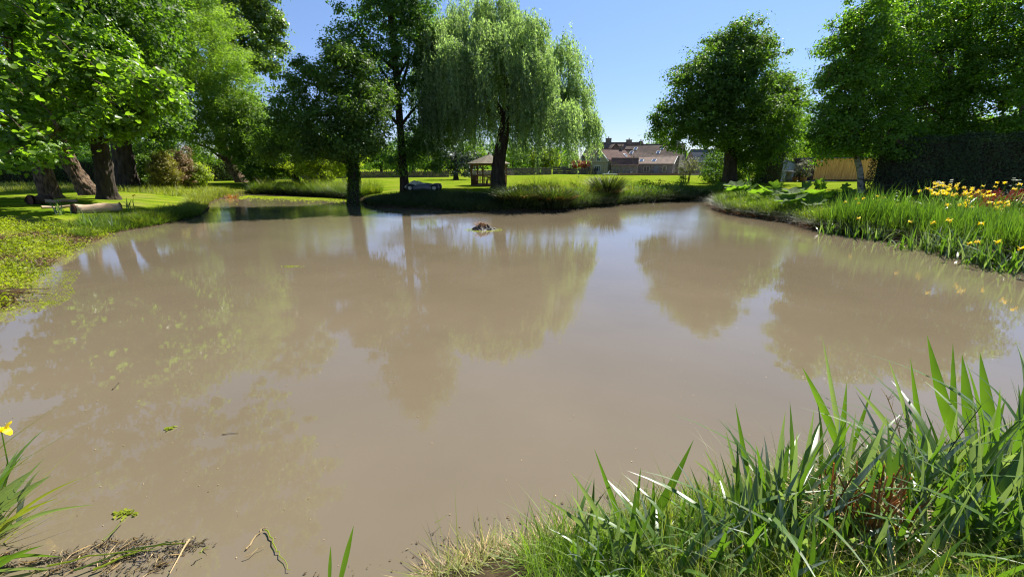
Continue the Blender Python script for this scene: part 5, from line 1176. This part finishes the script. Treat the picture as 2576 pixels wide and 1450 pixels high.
def stick(name, label, cat, pts, rad, m, z=.008):
    q0 = gp(*pts[0], 0); w_ = [gp(x, y, 0) - q0 + np.array([0, 0, z]) for x, y in pts]
    sp = smooth_path(w_, 5); V, Fc = tube([q_ + rng.normal(size=3) * (.006, .006, 0) for q_ in sp], np.linspace(rad * .9, rad * .3, len(sp)), 5); o = mesh(name, V, Fc, m); o.location = tuple(q0); return tag(o, label, cat)
stick('floating_twig', 'small dark forked twig floating in the left middle of the pond', 'twig', [(284, 980), (300, 962)], .008, M['barkdk'])
stick('floating_twig', 'thin dark twig floating above the lower left reeds', 'twig', [(560, 1092), (600, 1090)], .004, M['barkdk'])
for i, (p_, rd_, m_, lb) in enumerate(([([(625, 1380), (660, 1332), (672, 1330)], .007, 'straw', 'bent pinkish dry stalk floating at lower left of centre'), ([(668, 1335), (690, 1370), (708, 1400), (728, 1440)], .006, 'weed', 'weed covered stalk trailing down to the bottom edge'), ([(618, 1405), (668, 1378)], .004, 'straw', 'thin dry straw beside the bent pinkish stalk'),
        ([(240, 1440), (370, 1385), (475, 1372)], .010, 'weed', 'yellow green reed lying across the debris mat'), ([(475, 1368), (430, 1450)], .010, 'straw', 'reed bent downward at the right end of the debris mat'), ([(190, 1445), (330, 1395), (465, 1368)], .009, 'grass', 'dark green reed lying along the debris mat'), ([(265, 1372), (325, 1308)], .009, 'grassl', 'pale reed pointing up right above the debris mat'), ([(120, 1440), (250, 1410), (400, 1392)], .008, 'weed', 'lowest green reed of the debris mat'), ([(505, 1405), (530, 1388)], .006, 'weed', 'short green reed piece right of the debris mat'), ([(1098, 1330), (1120, 1312)], .003, 'weed', 'tiny green blade floating near the bottom centre')])):
    stick('floating_reed', lb, 'reed', p_, rd_, M[m_], z=.012 + .006 * i)
# debris mat
q0 = gp(300, 1400, 0); n = 1500
kc = rng.integers(0, 26, n); cxy = np.column_stack([rng.normal(size=26) * .42, rng.normal(size=26) * .09])
C = np.column_stack([q0[0] + cxy[kc, 0] + rng.normal(size=n) * .06, q0[1] + cxy[kc, 1] + rng.normal(size=n) * .03, np.full(n, .004)]); C[:, 1] += (C[:, 0] - q0[0]) * .12
C[:, 2] += rng.random(n) * .008
tag(mesh('floating_debris', *leaves(C[:1000], rng.normal(size=(1000, 3)) * .25 + (0, 0, 1), rng.uniform(.01, .045, 1000) , .3), M['wetdebris']), 'dark mat of mud and rotten bits floating at lower left', 'debris', kind='stuff')
tag(mesh('floating_debris', *leaves(C[1320:], rng.normal(size=(180, 3)) * .15 + (0, 0, 1), rng.uniform(.03, .14, 180), .06), M['straw']), 'thin straw pieces among the floating mud mat', 'debris', kind='stuff')
n = 500; C = np.column_stack([rng.uniform(-1.6, 1.2, n), rng.uniform(2.2, 3.0, n), np.full(n, .006)]); C = C[(sdist(C) < .0) & (sdist(C) > -.35)]
tag(mesh('floating_debris', *leaves(C, rng.normal(size=C.shape) * .1 + (0, 0, 1), rng.uniform(.01, .035, len(C)), .4), M['weedbrown']), 'brown bits floating along the near shore', 'debris', kind='stuff')

# ---------------------------------------------------------------- near bank plants
def nearp(n, x0, x1, y0, y1, s0=.0, s1=9):
    return region(n, x0, x1, y0, y1, s0, s1)
C = nearp(7500, .1, 7.5, .9, 3.9, .02)
grass('near_grass', 'dense fine green grass on the near bank at lower right', C, 10, .22, .007, M['near'], spread=.06, nseg=4, curve=.5)
C = nearp(4200, .8, 7.5, 1.0, 3.6, .1)
grass('near_grass', 'taller lime grass stems on the near bank at lower right', C, 6, .30, .007, M['grassl'], spread=.05, nseg=4, curve=.5)
n = 5200; C = nearp(n, 1.0, 7.5, 1.0, 3.7, .05); C[:, 2] += rng.random(len(C)) ** 1.5 * .28
tag(mesh('near_weeds', *leaves(C, rng.normal(size=C.shape) + (0, 0, 1), rng.uniform(.015, .05, len(C)), .6), M['bushy']), 'small leaved weeds among the near grass', 'weeds', kind='stuff')
C = nearp(800, -.55, .7, 1.4, 2.9, -.03, .15)
grass('dry_litter', 'cut dry grass and straw lying on the near shore at bottom centre', C, 5, .03, .008, M['straw'], lean=2.8, curve=1.0, spread=.1)
C = nearp(500, -.5, 1.2, 1.5, 2.9, -.03, .3)
grass('cut_grass', 'cut green blades lying on the near shore at bottom centre', C, 4, .09, .009, M['grassl'], lean=1.6, curve=1.1, spread=.1)
near = [(1500, 1400, 7, .40, 'near iris clump at the far left end of the lower right bank', 0), (1620, 1410, 8, .40, 'near iris clump second from the left with bluish flopping blades', 0), (1735, 1400, 8, .36, 'near iris clump leaning over floating bits of debris', 0), (1850, 1400, 13, .58, 'dense glossy iris clump left of the brown stems, leftmost of the dense pair', 0), (1960, 1360, 17, .72, 'dense glossy iris clump left of the brown stems, rightmost of the pair', 0),
        (2085, 1310, 5, .75, 'tall iris with seed pods directly beside the brown dead stems', 0), (2230, 1330, 11, .72, 'iris clump of narrow bluish blades right of the brown dead stems', 0), (2350, 1300, 12, .85, 'tall broad bladed iris clump with highest dark tips', 0), (2450, 1290, 12, .85, 'tall iris clump next to the right edge, dark broad blades', 0), (2575, 1240, 15, 1.0, 'iris clump at the right edge with a yellow flower in front of the water', 2),
        (1790, 1470, 10, .42, 'low flopping iris at the bottom edge left of middle right', 0), (2010, 1480, 10, .45, 'low iris blades at the bottom edge below the dense clumps', 0), (2400, 1440, 12, .6, 'iris clump low between the tall broad irises and the bottom edge', 0), (1680, 1490, 9, .5, 'low broad bladed iris at the bottom edge below the second clump', 0), (1900, 1490, 10, .55, 'broad bladed iris at the bottom edge left of the brown dead stems', 0), (2150, 1510, 10, .5, 'broad bladed iris at the bottom edge directly below the brown dead stems', 0), (2290, 1480, 11, .6, 'broad bladed iris at the bottom edge right of the brown dead stems', 0), (2520, 1480, 12, .65, 'broad bladed iris in the bottom right corner', 0), (1545, 1450, 9, .42, 'small iris at the bottom edge below the leftmost near clump', 0)]
NEAR = {}
q = gp(840, 1500, 0)[:2]; BOT = iris('few dark iris blades rising at the bottom edge left of centre', (q[0], q[1], -.05), 3, .2, 0, .06)
for X, Y, n, h, lb, nf in near:
    q = gp(X, Y, .25)[:2]; NEAR[X] = iris(lb, onground(*q), int(n * 3.0), h * 1.25, nf, .24, wide=.85, fs=.8, fh=h * .98)
# long single blades that stand out against the water, parts of those plants
def blade_to(root, bx, by, tx, ty, wpx, m, sag=.0, dd=.12, zb=.2):
    b_ = gp(bx, by, zb); t_ = P(tx, ty, b_[1] + dd); o_ = np.array(root.location); L = np.linalg.norm(t_ - b_); k = mpp(b_[1]) * wpx * 1.05
    ax_ = (t_ - b_) / L; side = unit(np.cross(ax_, np.array([0.15, 1, .25]))); V = []; Fc = []; seg = 12
    for i in range(seg + 1):
        s = i / seg; c_ = b_ + (t_ - b_) * s + np.array([0, 0, 1]) * (math.sin(math.pi * s) * sag * L)
        w_ = k * .5 * (1 - s ** 3.6) * (.78 + .3 * math.sin(math.pi * min(1, s * 1.1))) + .0006; f_ = np.array([0, -.35 * w_, 0])
        V += [c_ - side * w_ - o_, c_ + f_ - o_, c_ + side * w_ - o_]
    for i in range(seg): a = i * 3; Fc += [(a, a + 1, a + 4, a + 3), (a + 1, a + 2, a + 5, a + 4)]
    mesh('leaf', V, Fc, m, root, True)
I_, J_ = M['iris'], M['irisb']
for root, bx, by, tx, ty, w_, m_, sg_ in ((1500, 1600, 1370, 1745, 1105, 26, I_, -.07), (1500, 1580, 1360, 1495, 1128, 12, I_, 0), (1500, 1545, 1390, 1357, 1245, 15, J_, .05), (1500, 1560, 1400, 1436, 1185, 15, J_, .05), (1500, 1590, 1380, 1612, 1175, 12, I_, 0), (1620, 1640, 1380, 1645, 1200, 12, I_, 0), (1735, 1742, 1400, 1742, 1225, 13, I_, 0), (1620, 1600, 1420, 1780, 1290, 20, J_, .06),
    (1850, 1900, 1330, 1850, 1015, 13, I_, .02), (1850, 1870, 1300, 1745, 1155, 13, J_, .08), (1850, 1860, 1320, 1772, 1130, 11, J_, .05), (1850, 1880, 1340, 1825, 1080, 12, J_, .04), (2085, 2125, 1160, 2018, 922, 17, I_, .03), (2085, 2130, 1190, 2070, 852, 11, J_, .0), (2085, 2120, 1200, 2195, 975, 12, I_, 0), (2085, 2110, 1200, 2130, 960, 15, I_, 0),
    (2230, 2330, 1250, 2145, 965, 12, J_, .07), (2230, 2320, 1230, 2235, 905, 10, J_, .05), (2350, 2410, 1120, 2332, 842, 24, I_, -.03), (2350, 2400, 1150, 2397, 862, 15, I_, 0), (2350, 2450, 1150, 2420, 890, 26, I_, 0), (2450, 2505, 1130, 2465, 885, 26, I_, -.02), (2350, 2330, 1200, 2290, 900, 14, I_, 0), (2575, 2545, 1180, 2578, 960, 20, I_, 0), (2450, 2470, 1200, 2530, 1000, 18, I_, .0)):
    blade_to(NEAR[root], bx, by, tx, ty, w_, m_, sg_)
for p_ in ((855, 1462, 890, 1320, 13, I_), (828, 1470, 832, 1372, 9, I_)): blade_to(BOT, p_[0], p_[1], p_[2], p_[3], p_[4], p_[5], 0, 0.03, 0.0)
# brown dead stems
q = onground(*gp(2160, 1400, .3)[:2]); r = thing('dead_iris_stems', q, 'clump of cut brown dead stems on the near bank', 'dead stems')
b = MB()
for i in range(60):
    x, y = random.gauss(0, .09), random.gauss(0, .08); hh = random.uniform(.2, .62); b.tube([(x, y, 0), (x * 1.2 + random.gauss(0, .03), y + random.gauss(0, .03), hh * .6), (x * 1.4 + random.gauss(0, .05), y + random.gauss(0, .05), hh)], [.007, .006, .004], 5, 0, False)
tag(b.build('stem', M['brownreed'], r), kind='stuff')
n = 320; C = np.column_stack([rng.normal(size=n) * .12, rng.normal(size=n) * .1, rng.random(n) * .15]); tag(mesh('dead_leaves', *blades(C, rng.random(n) * 6.28, rng.uniform(.15, .4, n), .016, .5, .9, 4), M['straw'], r), kind='stuff')
# thin seed stalks
def seedstalk(label, X, Y, h, lean, m=M['barkdk'], z=.3):
    q = onground(*gp(X, Y, z)[:2]); r = thing('seed_stalk', q, label, 'plant'); pts = [(lean * s * s, .03 * s, h * s) for s in np.linspace(0, 1, 7)]
    b = MB(); b.tube(pts, np.linspace(.005, .002, 7), 5, 0, False)
    for k in range(14):
        s = random.uniform(.5, 1); a = random.uniform(0, 6.28); p = np.array([lean * s * s, .03 * s, h * s]); e = p + (math.cos(a) * .05, math.sin(a) * .05, .05); b.tube([p, e], [.002, .001], 4, 0, False)
    b.build('stem', m, r)
seedstalk('thin dark seed stalk rising at the right edge', 2520, 1290, 1.15, .05); seedstalk('leaning wiry seed stalk right of the brown dead stems', 2300, 1330, .9, .2); seedstalk('pale wiry stalk left of the tall broad irises', 2260, 1300, .95, -.3, M['straw'])
# lower left plants
q = np.array([-3.75, 2.5, .12])
r = iris('bluish iris clump leaning in from the lower left corner', (-4.0, 2.5, .05), 9, .7, 0, .25, leanaz=.4, wide=1.2, fs=.9)
iris('arching iris blades low in the lower left corner', (-3.85, 2.3, .0), 8, .45, 0, .3, leanaz=.3, wide=1.1)
iris('paler iris clump just above the lower left corner', (-4.25, 2.75, .05), 7, .7, 0, .25, leanaz=.2, wide=1.1)
C = region(34, -5.0, -3.7, 1.9, 3.2, -.12, .6)
V, Fc = blades(np.repeat(C, 7, 0) + rng.normal(size=(len(C) * 7, 3)) * (.05, .05, 0), rng.normal(size=len(C) * 7) * .7 + .35, rng.uniform(.3, .75, len(C) * 7), .012, .6, .7, 5)
tag(mesh('near_grass', V, Fc, M['grassl']), 'long seeding grass leaning over the water at lower left', 'grass', kind='stuff')
C = region(60, -5.2, -3.7, 1.9, 3.2, -.1, .6)
V, Fc = blades(np.repeat(C, 6, 0), rng.random(len(C) * 6) * 6.28, rng.uniform(.15, .4, len(C) * 6), .011, .4, .7, 4)
tag(mesh('near_grass', V, Fc, M['grass']), 'short green grass in the lower left corner', 'grass', kind='stuff')
for bx, by, tx, ty, w_, m_, sg_ in ((-60, 1330, 75, 1185, 22, J_, .06), (-40, 1350, 112, 1152, 9, J_, .05), (-40, 1370, 242, 1268, 11, J_, .10), (-60, 1330, 128, 1195, 22, J_, .03), (-50, 1420, 160, 1400, 20, I_, .10), (-40, 1380, 205, 1200, 7, M['grassl'], .08), (-60, 1300, 60, 1140, 8, I_, .02), (-50, 1460, 110, 1370, 14, I_, .1), (-40, 1440, 190, 1440, 14, J_, .08), (-60, 1380, 150, 1250, 10, M['grassl'], .08)):
    blade_to(r, bx, by, tx, ty, w_, m_, sg_, .1, .05)
fl = P(4, 1084, 3.0); o_ = np.array(r.location); V, Fc = tube([np.array([fl[0] - .12, 2.9, .0]) - o_, (fl + (-.05, 0, -.3)) - o_, fl - o_], [.006, .005, .004], 5); mesh('flower_stem', V, Fc, M['near'], r)
o = bpy.data.objects.new('flower', PET); COL.objects.link(o); o.parent = r; o.location = tuple(fl - o_)
# buttercups
def cup(label, X, Y, h=.16):
    q = onground(*gp(X, Y, .35)[:2]); r = thing('buttercup', q, label, 'flower', 'buttercups in the near grass'); V, Fc = tube([(0, 0, 0), (0, .01, h)], .002, 4); mesh('stem', V, Fc, M['grass'], r)
    V, Fc = tube([(0, .01, h), (0, .01, h + .012), (0, .01, h + .018)], [.006, .014, .012], 8); mesh('flower', V, Fc, M['petal'], r)
cup('yellow buttercup low at the bottom edge under the dense irises', 1858, 1440); cup('yellow buttercup left among flopping bluish blades', 1620, 1350); cup('yellow buttercup above the brown dead stems', 2135, 1040, .3)
